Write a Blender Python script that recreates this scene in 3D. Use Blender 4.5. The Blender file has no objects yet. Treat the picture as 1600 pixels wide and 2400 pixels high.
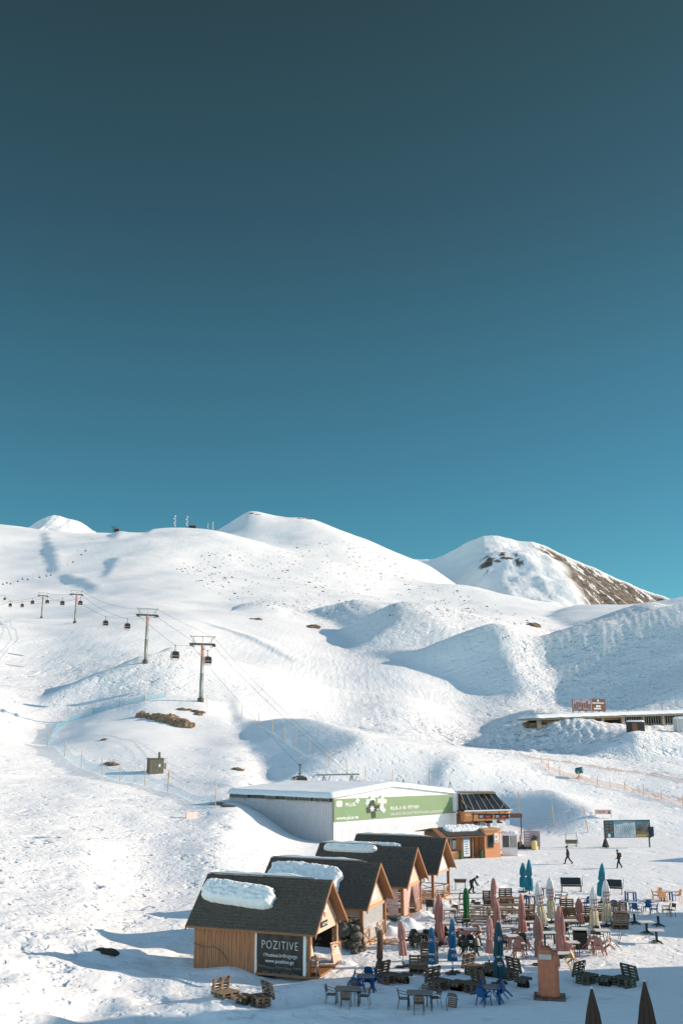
import bpy, bmesh, math, random
import numpy as np
from mathutils import Vector, Matrix
R = math.radians
sc = bpy.context.scene
COL = sc.collection
# ------------------------------------------------------------------ camera, sky, sun, exposure
F = 2250.0; TH = R(13.4); CH = 12.5                 # focal length in photo pixels, upward pitch, eye height
cam_d = bpy.data.cameras.new("camera"); cam = bpy.data.objects.new("camera", cam_d); COL.objects.link(cam)
cam_d.sensor_fit = 'HORIZONTAL'; cam_d.sensor_width = 24.0; cam_d.lens = 24.0 * F / 1600.0
cam_d.clip_start = 0.5; cam_d.clip_end = 20000
cam.location = (0, 0, CH); cam.rotation_euler = (R(90) + TH, 0, 0)
sc.camera = cam
SUN_EL, SUN_AZ = 20.5, 9.0                            # azimuth measured from +X (right) towards +Y (away)
sd = Vector((math.cos(R(SUN_EL)) * math.cos(R(SUN_AZ)), math.cos(R(SUN_EL)) * math.sin(R(SUN_AZ)), math.sin(R(SUN_EL))))
sun_d = bpy.data.lights.new("sun", 'SUN'); sun = bpy.data.objects.new("sun", sun_d); COL.objects.link(sun)
sun_d.energy = 5.0; sun_d.angle = R(0.53); sun_d.color = (1.0, 0.815, 0.64)
sun.rotation_euler = (-sd).to_track_quat('-Z', 'Y').to_euler()
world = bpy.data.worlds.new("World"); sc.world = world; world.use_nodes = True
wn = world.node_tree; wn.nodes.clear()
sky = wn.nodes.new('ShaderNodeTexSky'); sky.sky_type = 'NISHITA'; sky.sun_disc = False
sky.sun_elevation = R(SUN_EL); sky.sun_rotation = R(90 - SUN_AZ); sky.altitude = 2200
sky.air_density = 1.0; sky.dust_density = 0.3; sky.ozone_density = 2.0
geo = wn.nodes.new('ShaderNodeTexCoord'); sep = wn.nodes.new('ShaderNodeSeparateXYZ')
ramp = wn.nodes.new('ShaderNodeValToRGB'); mul = wn.nodes.new('ShaderNodeMix'); mul.data_type = 'RGBA'; mul.blend_type = 'MULTIPLY'
mul.inputs[0].default_value = 1.0
bg = wn.nodes.new('ShaderNodeBackground'); wo = wn.nodes.new('ShaderNodeOutputWorld')
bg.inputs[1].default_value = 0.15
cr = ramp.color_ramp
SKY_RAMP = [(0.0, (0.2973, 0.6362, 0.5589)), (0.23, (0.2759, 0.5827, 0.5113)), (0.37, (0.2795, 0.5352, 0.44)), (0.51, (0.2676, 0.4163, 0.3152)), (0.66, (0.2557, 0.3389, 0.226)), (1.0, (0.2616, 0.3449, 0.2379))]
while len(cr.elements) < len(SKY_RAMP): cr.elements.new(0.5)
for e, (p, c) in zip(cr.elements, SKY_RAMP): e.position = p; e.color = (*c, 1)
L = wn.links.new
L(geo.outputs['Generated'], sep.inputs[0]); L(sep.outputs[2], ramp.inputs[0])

# sky darkened in a cone ahead; boosted outside it to add shadow fill
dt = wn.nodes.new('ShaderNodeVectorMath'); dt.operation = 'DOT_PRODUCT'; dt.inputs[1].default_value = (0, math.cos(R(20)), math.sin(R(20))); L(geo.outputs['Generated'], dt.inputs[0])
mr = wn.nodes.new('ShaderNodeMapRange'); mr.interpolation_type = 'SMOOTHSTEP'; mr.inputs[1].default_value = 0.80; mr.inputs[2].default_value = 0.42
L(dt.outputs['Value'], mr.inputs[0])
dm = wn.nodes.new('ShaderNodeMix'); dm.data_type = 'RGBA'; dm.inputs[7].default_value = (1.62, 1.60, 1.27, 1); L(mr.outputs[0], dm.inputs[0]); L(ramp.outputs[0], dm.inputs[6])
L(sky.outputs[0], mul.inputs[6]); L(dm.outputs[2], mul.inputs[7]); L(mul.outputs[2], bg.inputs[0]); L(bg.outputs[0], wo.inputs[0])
sc.view_settings.view_transform = 'Standard'; sc.view_settings.look = 'None'
sc.view_settings.exposure = 0.27; sc.view_settings.gamma = 1.0
sc.cycles.max_bounces = 8; sc.cycles.diffuse_bounces = 2; sc.cycles.transparent_max_bounces = 24
random.seed(7); rng = np.random.default_rng(7)

# ------------------------------------------------------------------ materials
def mat(name, col, rough=0.8, var=0.12, scale=6.0, metal=0.0, bump=0.0, bscale=30.0, stretch=(1, 1, 1), col2=None, alpha=1.0, spec=0.4):
    m = bpy.data.materials.new(name); m.use_nodes = True
    nt = m.node_tree; b = nt.nodes['Principled BSDF']
    b.inputs['Roughness'].default_value = rough; b.inputs['Metallic'].default_value = metal
    b.inputs['Specular IOR Level'].default_value = spec
    b.inputs['Alpha'].default_value = alpha
    tc = nt.nodes.new('ShaderNodeTexCoord'); mp = nt.nodes.new('ShaderNodeMapping'); mp.inputs['Scale'].default_value = stretch
    nz = nt.nodes.new('ShaderNodeTexNoise'); nz.inputs['Scale'].default_value = scale; nz.inputs['Detail'].default_value = 5
    rp = nt.nodes.new('ShaderNodeValToRGB')
    c2 = col2 or tuple(min(1, c * (1 + var)) for c in col)
    c1 = tuple(c * (1 - var) for c in col)
    rp.color_ramp.elements[0].position = 0.3; rp.color_ramp.elements[0].color = (*c1, 1)
    rp.color_ramp.elements[1].position = 0.7; rp.color_ramp.elements[1].color = (*c2, 1)
    nt.links.new(tc.outputs['Object'], mp.inputs[0]); nt.links.new(mp.outputs[0], nz.inputs[0])
    nt.links.new(nz.outputs[0], rp.inputs[0]); nt.links.new(rp.outputs[0], b.inputs['Base Color'])
    if bump:
        n2 = nt.nodes.new('ShaderNodeTexNoise'); n2.inputs['Scale'].default_value = bscale; n2.inputs['Detail'].default_value = 4
        bp = nt.nodes.new('ShaderNodeBump'); bp.inputs['Strength'].default_value = bump; bp.inputs['Distance'].default_value = 0.05
        nt.links.new(mp.outputs[0], n2.inputs[0]); nt.links.new(n2.outputs[0], bp.inputs['Height']); nt.links.new(bp.outputs[0], b.inputs['Normal'])
    return m
def snow_mat(name, rock=False):
    m = bpy.data.materials.new(name); m.use_nodes = True
    nt = m.node_tree; b = nt.nodes['Principled BSDF']; N = nt.nodes.new; K = nt.links.new
    b.inputs['Roughness'].default_value = 0.75; b.inputs['Specular IOR Level'].default_value = 0.15
    b.inputs['Base Color'].default_value = (0.83, 0.84, 0.85, 1)
    tc = N('ShaderNodeTexCoord'); at = N('ShaderNodeAttribute'); at.attribute_name = 'rough'
    tot = None
    for scl, dist in ((2.2, 0.10), (0.55, 0.32), (0.13, 0.9), (0.035, 2.2)):
        n = N('ShaderNodeTexNoise'); n.inputs['Scale'].default_value = scl; n.inputs['Detail'].default_value = 3; n.inputs['Roughness'].default_value = 0.55
        K(tc.outputs['Object'], n.inputs[0])
        mu = N('ShaderNodeMath'); mu.operation = 'MULTIPLY'; mu.inputs[1].default_value = dist; K(n.outputs[0], mu.inputs[0])
        if tot is None: tot = mu
        else:
            ad = N('ShaderNodeMath'); ad.operation = 'ADD'; K(tot.outputs[0], ad.inputs[0]); K(mu.outputs[0], ad.inputs[1]); tot = ad
    for scl, dist, a_, b_ in ((1.3, 0.12, .57, .70), (0.5, 0.30, .58, .70), (0.16, 0.6, .60, .74)):   # dents: old tracks and melt pits
        n = N('ShaderNodeTexNoise'); n.inputs['Scale'].default_value = scl; n.inputs['Detail'].default_value = 3; K(tc.outputs['Object'], n.inputs[0])
        r = N('ShaderNodeMapRange'); r.interpolation_type = 'SMOOTHSTEP'; r.inputs[1].default_value = a_; r.inputs[2].default_value = b_; r.inputs[3].default_value = 0; r.inputs[4].default_value = -dist; K(n.outputs[0], r.inputs[0])
        ad = N('ShaderNodeMath'); ad.operation = 'ADD'; K(tot.outputs[0], ad.inputs[0]); K(r.outputs[0], ad.inputs[1]); tot = ad
    # groomer and ski lines, running down the piste
    ga = N('ShaderNodeAttribute'); ga.attribute_name = 'groom'; mp = N('ShaderNodeMapping'); mp.inputs['Rotation'].default_value = (0, 0, R(-36)); K(tc.outputs['Object'], mp.inputs[0])
    mp.inputs['Scale'].default_value = (0.55, 0.022, 0.3); wv = N('ShaderNodeTexNoise'); wv.inputs['Scale'].default_value = 1.0; wv.inputs['Detail'].default_value = 4; K(mp.outputs[0], wv.inputs[0])
    gm = N('ShaderNodeMath'); gm.operation = 'MULTIPLY'; K(wv.outputs['Fac'], gm.inputs[0]); K(ga.outputs['Fac'], gm.inputs[1])
    m2 = N('ShaderNodeMath'); m2.operation = 'MULTIPLY'; K(tot.outputs[0], m2.inputs[0]); K(at.outputs['Fac'], m2.inputs[1])
    bp = N('ShaderNodeBump'); bp.inputs['Strength'].default_value = 1.0; bp.inputs['Distance'].default_value = 1.0
    m3 = N('ShaderNodeMath'); m3.operation = 'ADD'; K(m2.outputs[0], m3.inputs[0]); K(gm.outputs[0], m3.inputs[1])
    K(m3.outputs[0], bp.inputs['Height']); K(bp.outputs[0], b.inputs['Normal'])
    if rock:
        ra = N('ShaderNodeAttribute'); ra.attribute_name = 'rock'
        n = N('ShaderNodeTexNoise'); n.inputs['Scale'].default_value = 0.06; n.inputs['Detail'].default_value = 8; K(tc.outputs['Object'], n.inputs[0])
        r2 = N('ShaderNodeValToRGB'); r2.color_ramp.elements[0].position = 0.35; r2.color_ramp.elements[0].color = (0.055, 0.045, 0.038, 1)
        r2.color_ramp.elements[1].position = 0.7; r2.color_ramp.elements[1].color = (0.24, 0.195, 0.155, 1); K(n.outputs[0], r2.inputs[0])
        mx = N('ShaderNodeMix'); mx.data_type = 'RGBA'; mx.inputs[6].default_value = (0.83, 0.84, 0.85, 1)
        K(ra.outputs['Fac'], mx.inputs[0]); K(r2.outputs[0], mx.inputs[7]); K(mx.outputs[2], b.inputs['Base Color'])
    return m
SNOW = snow_mat("snow"); SNOWROCK = snow_mat("snow_and_rock", True)

# ------------------------------------------------------------------ numpy noise
def perlin(x, y, seed=0):
    xi = np.floor(x).astype(np.int64); yi = np.floor(y).astype(np.int64); xf = x - xi; yf = y - yi
    def g(ix, iy):
        h = (ix * 374761393 + iy * 668265263 + seed * 974634777) & 0xffffffff
        h = ((h ^ (h >> 13)) * 1274126177) & 0xffffffff; h = h ^ (h >> 16)
        a = (h & 0xffff) / 65536.0 * 6.2831853
        return np.cos(a), np.sin(a)
    def d(ix, iy, fx, fy):
        c, s = g(ix, iy); return c * fx + s * fy
    u = xf * xf * xf * (xf * (xf * 6 - 15) + 10); v = yf * yf * yf * (yf * (yf * 6 - 15) + 10)
    a = d(xi, yi, xf, yf); b = d(xi + 1, yi, xf - 1, yf); c = d(xi, yi + 1, xf, yf - 1); e = d(xi + 1, yi + 1, xf - 1, yf - 1)
    return (a + (b - a) * u) * (1 - v) + (c + (e - c) * u) * v
def sst(a, b, x):
    t = np.clip((x - a) / (b - a), 0, 1); return t * t * (3 - 2 * t)

# ------------------------------------------------------------------ photo pixel -> direction (X/Y, Z/Y)
def ut(px, py):
    a = (px - 800) / F; b = (1200 - py) / F
    fy = math.cos(TH) - b * math.sin(TH)
    return a / fy, (math.sin(TH) + b * math.cos(TH)) / fy
def at(px, py, Y):                                     # a point at depth Y
    u, t = ut(px, py); return Vector((u * Y, Y, CH + t * Y))
def flat(px, py, z=0.0):                               # a point on the level plaza
    u, t = ut(px, py); Y = (z - CH) / t; return Vector((u * Y, Y, z))

def tps_fit(P, W, lam=1e-4):
    n = len(P); d2 = ((P[:, None] - P[None]) ** 2).sum(-1); Kk = 0.5 * d2 * np.log(d2 + 1e-12) + lam * np.eye(n)
    Q = np.c_[np.ones(n), P]; A = np.zeros((n + 3, n + 3)); A[:n, :n] = Kk; A[:n, n:] = Q; A[n:, :n] = Q.T
    return np.linalg.solve(A, np.r_[W, 0, 0, 0])
def tps_eval(P, c, X):
    out = np.empty(len(X))
    for i in range(0, len(X), 20000):
        x = X[i:i + 20000]; d2 = ((x[:, None] - P[None]) ** 2).sum(-1)
        out[i:i + 20000] = (0.5 * d2 * np.log(d2 + 1e-12)) @ c[:-3] + c[-3] + x @ c[-2:]
    return out
SU = 3.0                                               # weight of the sideways angle against log distance
# terrain survey: photo column -> (row, distance in metres)
CP = {
 0: [(2400,45),(2300,51),(2200,60),(2100,72),(2000,88),(1900,115),(1840,138),(1770,176),(1700,218),(1650,252),(1600,292),(1550,340),(1500,397),(1455,480),(1438,620),(1400,860),(1340,1250),(1290,1600),(1232,2000)],
 100: [(2300,52),(2200,62),(2100,75),(2000,91),(1900,118),(1830,150),(1790,175),(1748,205),(1700,240),(1650,272),(1600,312),(1550,360),(1500,412),(1452,530),(1435,700),(1380,1000),(1310,1500),(1243,2050)],
 200: [(2300,53),(2200,64),(2100,77.5),(2000,93.5),(1900,121),(1830,153),(1803,174),(1740,203),(1692,231),(1672,258),(1620,302),(1560,350),(1500,410),(1464,465),(1452,540),(1430,700),(1380,1000),(1310,1450),(1246,2050)],
 340: [(2200,67),(2100,84),(2000,101),(1900,127),(1842,157),(1800,174),(1750,195),(1700,219),(1645,250),(1637,268),(1610,300),(1555,345),(1500,416),(1455,510),(1430,650),(1380,940),(1320,1320),(1247,1950)],
 470: [(2000,100),(1950,112),(1895,132),(1850,154),(1800,176),(1740,206),(1690,230),(1645,254),(1640,272),(1600,312),(1550,368),(1500,440),(1455,560),(1425,750),(1380,1000),(1320,1400),(1238,1950)],
 560: [(1960,110),(1905,124),(1850,150),(1800,175),(1740,205),(1702,228),(1645,280),(1600,328),(1550,395),(1500,480),(1455,610),(1425,790),(1390,1020),(1320,1450),(1258,1980),(1266,2200),(1218,2550)],
 640: [(1800,186),(1740,218),(1700,248),(1650,292),(1600,345),(1550,415),(1500,510),(1460,620),(1430,790),(1395,1020),(1330,1450),(1275,1980),(1262,2200),(1211,2560)],
 800: [(1840,178),(1800,205),(1740,247),(1700,282),(1650,332),(1600,390),(1550,470),(1500,590),(1460,740),(1436,880),(1405,1080),(1355,1450),(1300,1900),(1240,2560)],
 950: [(1845,180),(1800,210),(1740,252),(1700,288),(1650,340),(1600,398),(1560,455),(1510,545),(1465,650),(1440,860),(1418,1130),(1380,1500),(1340,1900),(1302,2450)],
 1100: [(1880,166),(1840,188),(1800,222),(1760,262),(1720,308),(1690,340),(1660,368),(1640,390),(1600,432),(1550,505),(1500,595),(1462,710),(1446,900),(1432,1180),(1402,1500),(1372,1750)],
 1200: [(1910,160),(1850,188),(1800,220),(1760,255),(1730,285),(1700,320),(1670,355),(1640,388),(1600,435),(1550,520),(1500,630),(1462,800),(1440,1120),(1420,1450),(1398,1720)],
 1300: [(1910,164),(1850,190),(1800,217),(1770,240),(1740,262),(1716,284),(1690,325),(1650,390),(1600,475),(1550,600),(1500,770),(1466,1000),(1450,1250),(1424,1680)],
 1450: [(1925,160),(1870,182),(1820,208),(1770,238),(1735,264),(1710,293),(1680,322),(1660,338),(1620,380),(1570,452),(1520,560),(1482,720),(1470,980),(1455,1350),(1456,1600)],
 1600: [(1900,168),(1850,190),(1800,216),(1750,247),(1703,300),(1675,318),(1640,334),(1580,362),(1530,415),(1490,520),(1478,740),(1466,960),(1410,1500)],
 1800: [(1850,190),(1750,238),(1700,300),(1660,318),(1580,350),(1500,430),(1440,620),(1420,860),(1380,1400)],
 -200: [(2400,45),(2200,58),(2000,84),(1880,108),(1780,150),(1700,195),(1600,268),(1500,365),(1450,440),(1330,1000),(1220,2000)],
}
P, W = [], []
for px, rows in CP.items():
    for py, Y in rows:
        u, t = ut(px, py); P.append((u * SU, math.log(Y))); W.append(t + CH / Y)
for Y in (14, 22, 32, 40, 48, 56, 66, 78, 92, 108, 124, 140):   # the level plaza
    for u in np.linspace(-0.02, 0.8, 11):
        P.append((u * SU, math.log(Y))); W.append(0.0)
for Y in (14, 22, 32, 40):
    for u in (-0.6, -0.4, -0.2, -0.1): P.append((u * SU, math.log(Y))); W.append(0.0)
for (px, py, Y) in [(532,1236,2520),(572,1207,2560),(600,1203,2560),(690,1212,2560),(728,1214,2560),(760,1225,2560),(870,1264,2520),(1000,1323,2400),(600,1230,2900),(720,1240,2900),(540,1250,2900),(410,1238,1950),(430,1236,1950),(450,1237,1950),(500,1243,1950),(640, 1250, 3000), (800, 1262, 3000), (470, 1262, 2400), (470, 1280, 3000), (100, 1262, 2500), (100, 1280, 3000), (1000, 1345, 3000),
                    (1100, 1400, 2100), (1300, 1460, 2100), (1450, 1480, 2000), (1300, 1500, 3000), (1600, 1440, 2000), (1600, 1500, 3000), (1100, 1420, 3000), (900, 1300, 2900)]:
    u, t = ut(px, py); P.append((u * SU, math.log(Y))); W.append(t + CH / Y)
P = np.array(P); W = np.array(W); TC = tps_fit(P, W, 2e-4)
U0, U1, S0, S1, NU, NS = -0.60, 0.80, math.log(13.0), math.log(3000.0), 960, 900
uc = np.linspace(U0, U1, NU); svals = np.linspace(S0, S1, NS)
cu, cs = np.linspace(U0, U1, 141), np.linspace(S0, S1, 181)
gu, gs = np.meshgrid(cu, cs)
wc = tps_eval(P, TC, np.c_[gu.ravel() * SU, gs.ravel()]).reshape(gu.shape)
def up(g):                                             # cubic interpolation of the coarse grid
    def cub(arr, xs, n, axis):
        arr = np.moveaxis(arr, axis, 0); i = np.clip(np.floor(xs).astype(int), 0, n - 2); f = (xs - i)
        sh = (-1,) + (1,) * (arr.ndim - 1); f = f.reshape(sh)
        a, b, c, d = arr[np.clip(i - 1, 0, n - 1)], arr[i], arr[i + 1], arr[np.clip(i + 2, 0, n - 1)]
        r = b + 0.5 * f * (c - a + f * (2 * a - 5 * b + 4 * c - d + f * (3 * (b - c) + d - a)))
        return np.moveaxis(r, 0, axis)
    g = cub(g, (uc - U0) / (U1 - U0) * (len(cu) - 1), len(cu), 1)
    return cub(g, (svals - S0) / (S1 - S0) * (len(cs) - 1), len(cs), 0)
WG = up(wc); UG, SG = np.meshgrid(uc, svals); YG = np.exp(SG); XG = UG * YG; ZG = WG * YG
ub = np.interp(YG, [40, 55, 66, 80, 110, 150], [-0.26, -0.17, -0.10, -0.02, 0.0, 0.03])
plaza = sst(-0.13, 0.0, UG - ub) * sst(152, 126, YG)
ZG = ZG * (1 - plaza)
ZG = np.where(YG < 110, np.maximum(ZG, 0.0) + 0.35 * np.minimum(ZG, 0), ZG)
def lat(poly):                                         # signed sideways distance to a polyline (positive = right of it), and clearance beyond its ends
    pts = [at(*p) for p in poly]
    best = np.full(XG.shape, 1e9); sg = np.zeros(XG.shape); al = np.zeros(XG.shape); acc = 0.0
    for a, b in zip(pts[:-1], pts[1:]):
        dx, dy = b.x - a.x, b.y - a.y; l2 = dx * dx + dy * dy
        k = np.clip(((XG - a.x) * dx + (YG - a.y) * dy) / l2, 0, 1)
        ex, ey = XG - a.x - k * dx, YG - a.y - k * dy; d = np.hypot(ex, ey)
        s = np.sign(ex * abs(dy) + 1e-9) if abs(dy) > 0.3 * abs(dx) else np.sign(dx * ey - dy * ex) * (-1 if dx > 0 else 1)
        m = d < best; best = np.where(m, d, best); sg = np.where(m, s, sg); al = np.where(m, acc + k * math.sqrt(l2), al); acc += math.sqrt(l2)
    return best * sg, al / acc
def ridge(poly, h, wl, wr, wig=0.25, tp=0.5):                  # steep to the left (wl), easy to the right (wr)
    global ZG
    d, k = lat(poly); wv = perlin(XG / (wl * 3), YG / (wl * 3), 5) * wl * wig * 2; d = d + wv
    f = np.where(d > 0, np.exp(-(d / wr) ** 2), np.exp(-(np.abs(d) / wl) ** 2))
    ZG = ZG + h * f * (np.sin(np.pi * np.clip(k, 0, 1)) ** tp)
RIDGES = [
 ([(845,1440,930),(905,1462,740),(975,1505,620),(1080,1552,530),(1160,1590,475),(1235,1650,405)], 6, 22, 80, .06, 1.0),
 ([(465,1458,560),(560,1490,500),(640,1518,460),(705,1545,420)], 1.1, 2.6, 7, .1),
 ([(365,1250,1920),(350,1270,1800)], 5, 10, 50),
 ([(690,1798,186),(650,1758,203),(612,1722,222)], 1.2, 3, 5),
 ([(1200,1745,278),(1150,1756,268)], 1.6, 3, 10),
 ([(920,1430,1000),(800,1440,860)], 5, 14, 60),
 ([(555,1420,800),(680,1428,800)], 5, 14, 50),
]
for r_ in RIDGES: ridge(*r_)
def Hgt(x, y):
    u, s = x / y, math.log(y)
    a = (u - U0) / (U1 - U0) * (NU - 1); b = (s - S0) / (S1 - S0) * (NS - 1)
    i, j = min(max(int(a), 0), NU - 2), min(max(int(b), 0), NS - 2); fa, fb = a - i, b - j
    return float((ZG[j, i] * (1 - fa) + ZG[j, i + 1] * fa) * (1 - fb) + (ZG[j + 1, i] * (1 - fa) + ZG[j + 1, i + 1] * fa) * fb)
def hit(px, py, y0=40.0):                              # where the sight line of a photo pixel meets the snow
    u, t = ut(px, py); Y = y0
    while Y < 3000:
        if CH + t * Y <= Hgt(u * Y, Y): break
        Y *= 1.004
    return Vector((u * Y, Y, Hgt(u * Y, Y)))
# banks, gully sides and hollows that fall away to the left: outline, sideways slope, run-out to the right, softness
def bank(poly, zt, wr, soft=2, y0=40.0):
    global ZG
    pts = [(ut(px, py)[0], math.log(hit(px, py, y0).y)) for px, py in poly]
    us, ss = [p[0] for p in pts], [p[1] for p in pts]
    m = np.zeros(XG.shape); ins = np.zeros(XG.shape, bool)
    for (x1, y1), (x2, y2) in zip(pts, pts[1:] + pts[:1]):
        if abs(y2 - y1) < 1e-9: continue
        c = ((y1 > SG) != (y2 > SG)) & (UG + 0.006 * perlin(SG * 40, UG * 120, 61) < (x2 - x1) * (SG - y1) / (y2 - y1) + x1); ins ^= c
    m = ins.astype(float)
    for _ in range(soft):
        m = (np.roll(m, 2, 0) + np.roll(m, -2, 0) + m) / 3; m = (np.roll(m, 2, 1) + np.roll(m, -2, 1) + m) / 3
    du = uc[1] - uc[0]; d = np.zeros(NS); zx = np.gradient(ZG, du, axis=1) / YG; out = np.zeros(ZG.shape); dX = YG[:, 0] * du; k = np.exp(-dX / wr)
    for i in range(NU):
        d = d * k + np.maximum(zt - zx[:, i], 0) * m[:, i] * dX; out[:, i] = d
    ZG = ZG + out
for b_ in [
 ([(1245,1555),(1290,1500),(1335,1476),(1480,1486),(1600,1502),(1720,1515),(1720,1670),(1500,1658),(1400,1652),(1300,1640),(1265,1600)], .43, 100, 4, 330),
 ([(1280,1446),(1450,1443),(1540,1452),(1480,1464),(1320,1463)], .31, 50, 2, 330),
 ([(789,1477),(860,1453),(930,1458),(938,1480),(880,1515),(815,1526),(836,1500)], .56, 130, 2),
 ([(845,1530),(930,1543),(975,1556),(1140,1563),(1182,1590),(1216,1641),(1240,1656),(1190,1646),(1110,1633),(1045,1600),(960,1572)], .50, 130, 3),
 ([(556,1700),(585,1692),(660,1735),(760,1793),(850,1838),(840,1852),(645,1852),(622,1800),(578,1745)], .42, 60, 4),
 ([(540,1640),(556,1660),(575,1700),(560,1700),(545,1670)], .42, 14, 2),
 ([(98,1252),(112,1252),(120,1290),(135,1318),(138,1342),(116,1342),(103,1315),(107,1290)], .43, 40, 1),
 ([(256,1316),(275,1316),(264,1340),(247,1364),(237,1362)], .43, 40, 1),
 ([(138,1345),(200,1366),(232,1380),(215,1386),(150,1364)], .40, 40, 1),
 ([(262,1252),(292,1246),(275,1262),(262,1268)], .5, 40, 1),
 ([(385,1538),(300,1573),(230,1598),(150,1620),(80,1645),(150,1647),(250,1627),(330,1602),(400,1570)], .58, 60, 2),
 ([(1075,1742),(1120,1735),(1150,1692),(1240,1690),(1300,1722),(1400,1745),(1500,1765),(1500,1780),(1380,1772),(1270,1758),(1180,1756)], .5, 25, 2),
 ([(715,1430),(800,1424),(905,1432),(880,1447),(760,1447)], .36, 60, 2),
 ([(1150,1862),(1290,1898),(1395,1952),(1330,1955),(1240,1950),(1195,1922)], .44, 22, 2),
 ([(1015,1795),(1050,1788),(1078,1772),(1030,1850),(995,1850)], .42, 20, 2),
]: bank(*b_)
# dug-out level round the first huts and the bank beside them
for lam, amp, sd_ in ((420, 16, 1), (160, 7.5, 2), (60, 2.4, 3), (24, 0.85, 4), (9, 0.32, 6), (3.6, 0.13, 8), (1.5, 0.07, 9)):
    w = sst(1.2 * lam, 4.0 * lam, YG) * sst(2.5, 5, lam / (YG * 0.0062)) if lam > 30 else sst(2.2, 4.5, lam / (YG * 0.0065)) * sst(35, 60, YG)
    ZG = ZG + amp * perlin(XG / lam + 3.3, YG / lam + 7.7, sd_) * w * (1 - 0.93 * plaza) * np.where(lam > 20, sst(70, 200, YG), 1)
zr = np.zeros(XG.shape)
for (px_, py_, Y_, ru, rs, v) in ((1350, 1750, 255, .17, .12, 1.0), (1430, 1560, 470, .12, .40, .5), (1330, 1480, 800, .10, .22, .5), (1350, 1745, 258, .15, .13, .35), (960, 1480, 620, .06, .25, .3), (250, 1600, 305, .07, .14, .35), (740, 1432, 850, .05, .12, .5)):
    u_, t_ = ut(px_, py_); zr += v * np.exp(-((UG - u_) / ru) ** 2 - ((SG - math.log(Y_)) / rs) ** 2)
kk = YG / 400
ZG = ZG + zr * (0.62 * kk) * (perlin((XG * .9 + YG * .35) / (2.9 * kk ** .7), (YG - XG * .3) / (12 * kk ** .7), 51) + 0.7 * perlin((XG * .9 - YG * .25) / (1.8 * kk ** .7), (YG + XG * .4) / (8 * kk ** .7), 52))
# lumps of shovelled snow at the left of the plaza
lump = sst(0.03, -0.04, UG) * sst(40, 48, YG) * sst(75, 60, YG)
nz_ = np.abs(perlin(XG / 1.1, YG / 1.1, 21)) + 0.5 * np.abs(perlin(XG / 0.5, YG / 0.5, 22))
ZG = ZG + lump * (0.16 * nz_ * sst(-0.2, 0.4, perlin(XG / 7, YG / 7, 25)) + 0.55 * perlin(XG / 4.2, YG / 3.4, 23) + 0.22 * perlin(XG / 1.9, YG / 1.7, 24))
def Hgt(x, y):
    u, s = x / y, math.log(y)
    a = (u - U0) / (U1 - U0) * (NU - 1); b = (s - S0) / (S1 - S0) * (NS - 1)
    i, j = min(max(int(a), 0), NU - 2), min(max(int(b), 0), NS - 2); fa, fb = a - i, b - j
    return float((ZG[j, i] * (1 - fa) + ZG[j, i + 1] * fa) * (1 - fb) + (ZG[j + 1, i] * (1 - fa) + ZG[j + 1, i + 1] * fa) * fb)
def crest(px, y0=900.0, y1=2800.0):                      # the skyline point of a photo column
    u = ut(px, 1240)[0]; Y = max(np.linspace(y0, y1, 900), key=lambda q: (Hgt(u * q, q) - CH) / q)
    return Vector((u * Y, float(Y), Hgt(u * Y, Y)))
def hit(px, py, y0=40.0):                              # where the sight line of a photo pixel meets the snow
    u, t = ut(px, py); Y = y0
    while Y < 3000:
        if CH + t * Y <= Hgt(u * Y, Y): break
        Y *= 1.004
    return Vector((u * Y, Y, Hgt(u * Y, Y)))
# ROUGHNESS of the snow surface
mog = np.zeros(XG.shape)
def zone(px, py, Y, ru, rs, v):
    global mog
    u, t = ut(px, py); mog += v * np.exp(-((UG - u) / ru) ** 2 - ((SG - math.log(Y)) / rs) ** 2)
zone(1420, 1560, 520, 0.13, 0.45, 2.0); zone(1350, 1740, 262, 0.16, 0.2, 2.2); zone(950, 1480, 640, 0.08, 0.3, 0.9); zone(150, 2050, 85, 0.2, 0.35, 0.22)
zone(260, 1600, 305, 0.08, 0.16, 0.8); zone(740, 1430, 850, 0.06, 0.15, 1.0); zone(800, 1330, 1700, 0.3, 0.4, 0.5); zone(150, 2330, 52, 0.25, 0.25, 0.35)
zone(950, 1640, 350, .09, .28, -.28); zone(680, 1500, 500, .07, .25, -.2); zone(300, 1700, 215, .10, .16, -.3); zone(250, 2000, 95, .25, .3, .1)
rough = np.maximum(0.27 + mog, 0.06) * (1 - 0.5 * plaza)
mog[:] = 0; zone(1230, 2185, 69, .22, .28, .5); zone(620, 2330, 53, .10, .12, .3); rough = rough + mog
rough = np.where(YG < 160, rough, rough * 1.0)
def grid_mesh(name, X, Y, Z, material, attrs):
    ny, nx = X.shape
    me = bpy.data.meshes.new(name)
    co = np.stack([X, Y, Z], -1).reshape(-1, 3)
    idx = np.arange(ny * nx).reshape(ny, nx)
    q = np.stack([idx[:-1, :-1], idx[:-1, 1:], idx[1:, 1:], idx[1:, :-1]], -1).reshape(-1, 4)
    me.vertices.add(len(co)); me.vertices.foreach_set('co', co.ravel().astype(np.float32))
    me.loops.add(q.size); me.loops.foreach_set('vertex_index', q.ravel().astype(np.int32))
    me.polygons.add(len(q)); me.polygons.foreach_set('loop_start', np.arange(0, q.size, 4, dtype=np.int32)); me.polygons.foreach_set('loop_total', np.full(len(q), 4, dtype=np.int32))
    me.polygons.foreach_set('use_smooth', np.ones(len(q), dtype=bool))
    me.update(); me.validate()
    for k, v in attrs.items():
        a = me.attributes.new(k, 'FLOAT', 'POINT'); a.data.foreach_set('value', v.ravel().astype(np.float32))
    me.materials.append(material)
    o = bpy.data.objects.new(name, me); COL.objects.link(o); o['kind'] = 'structure'
    return o
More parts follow.
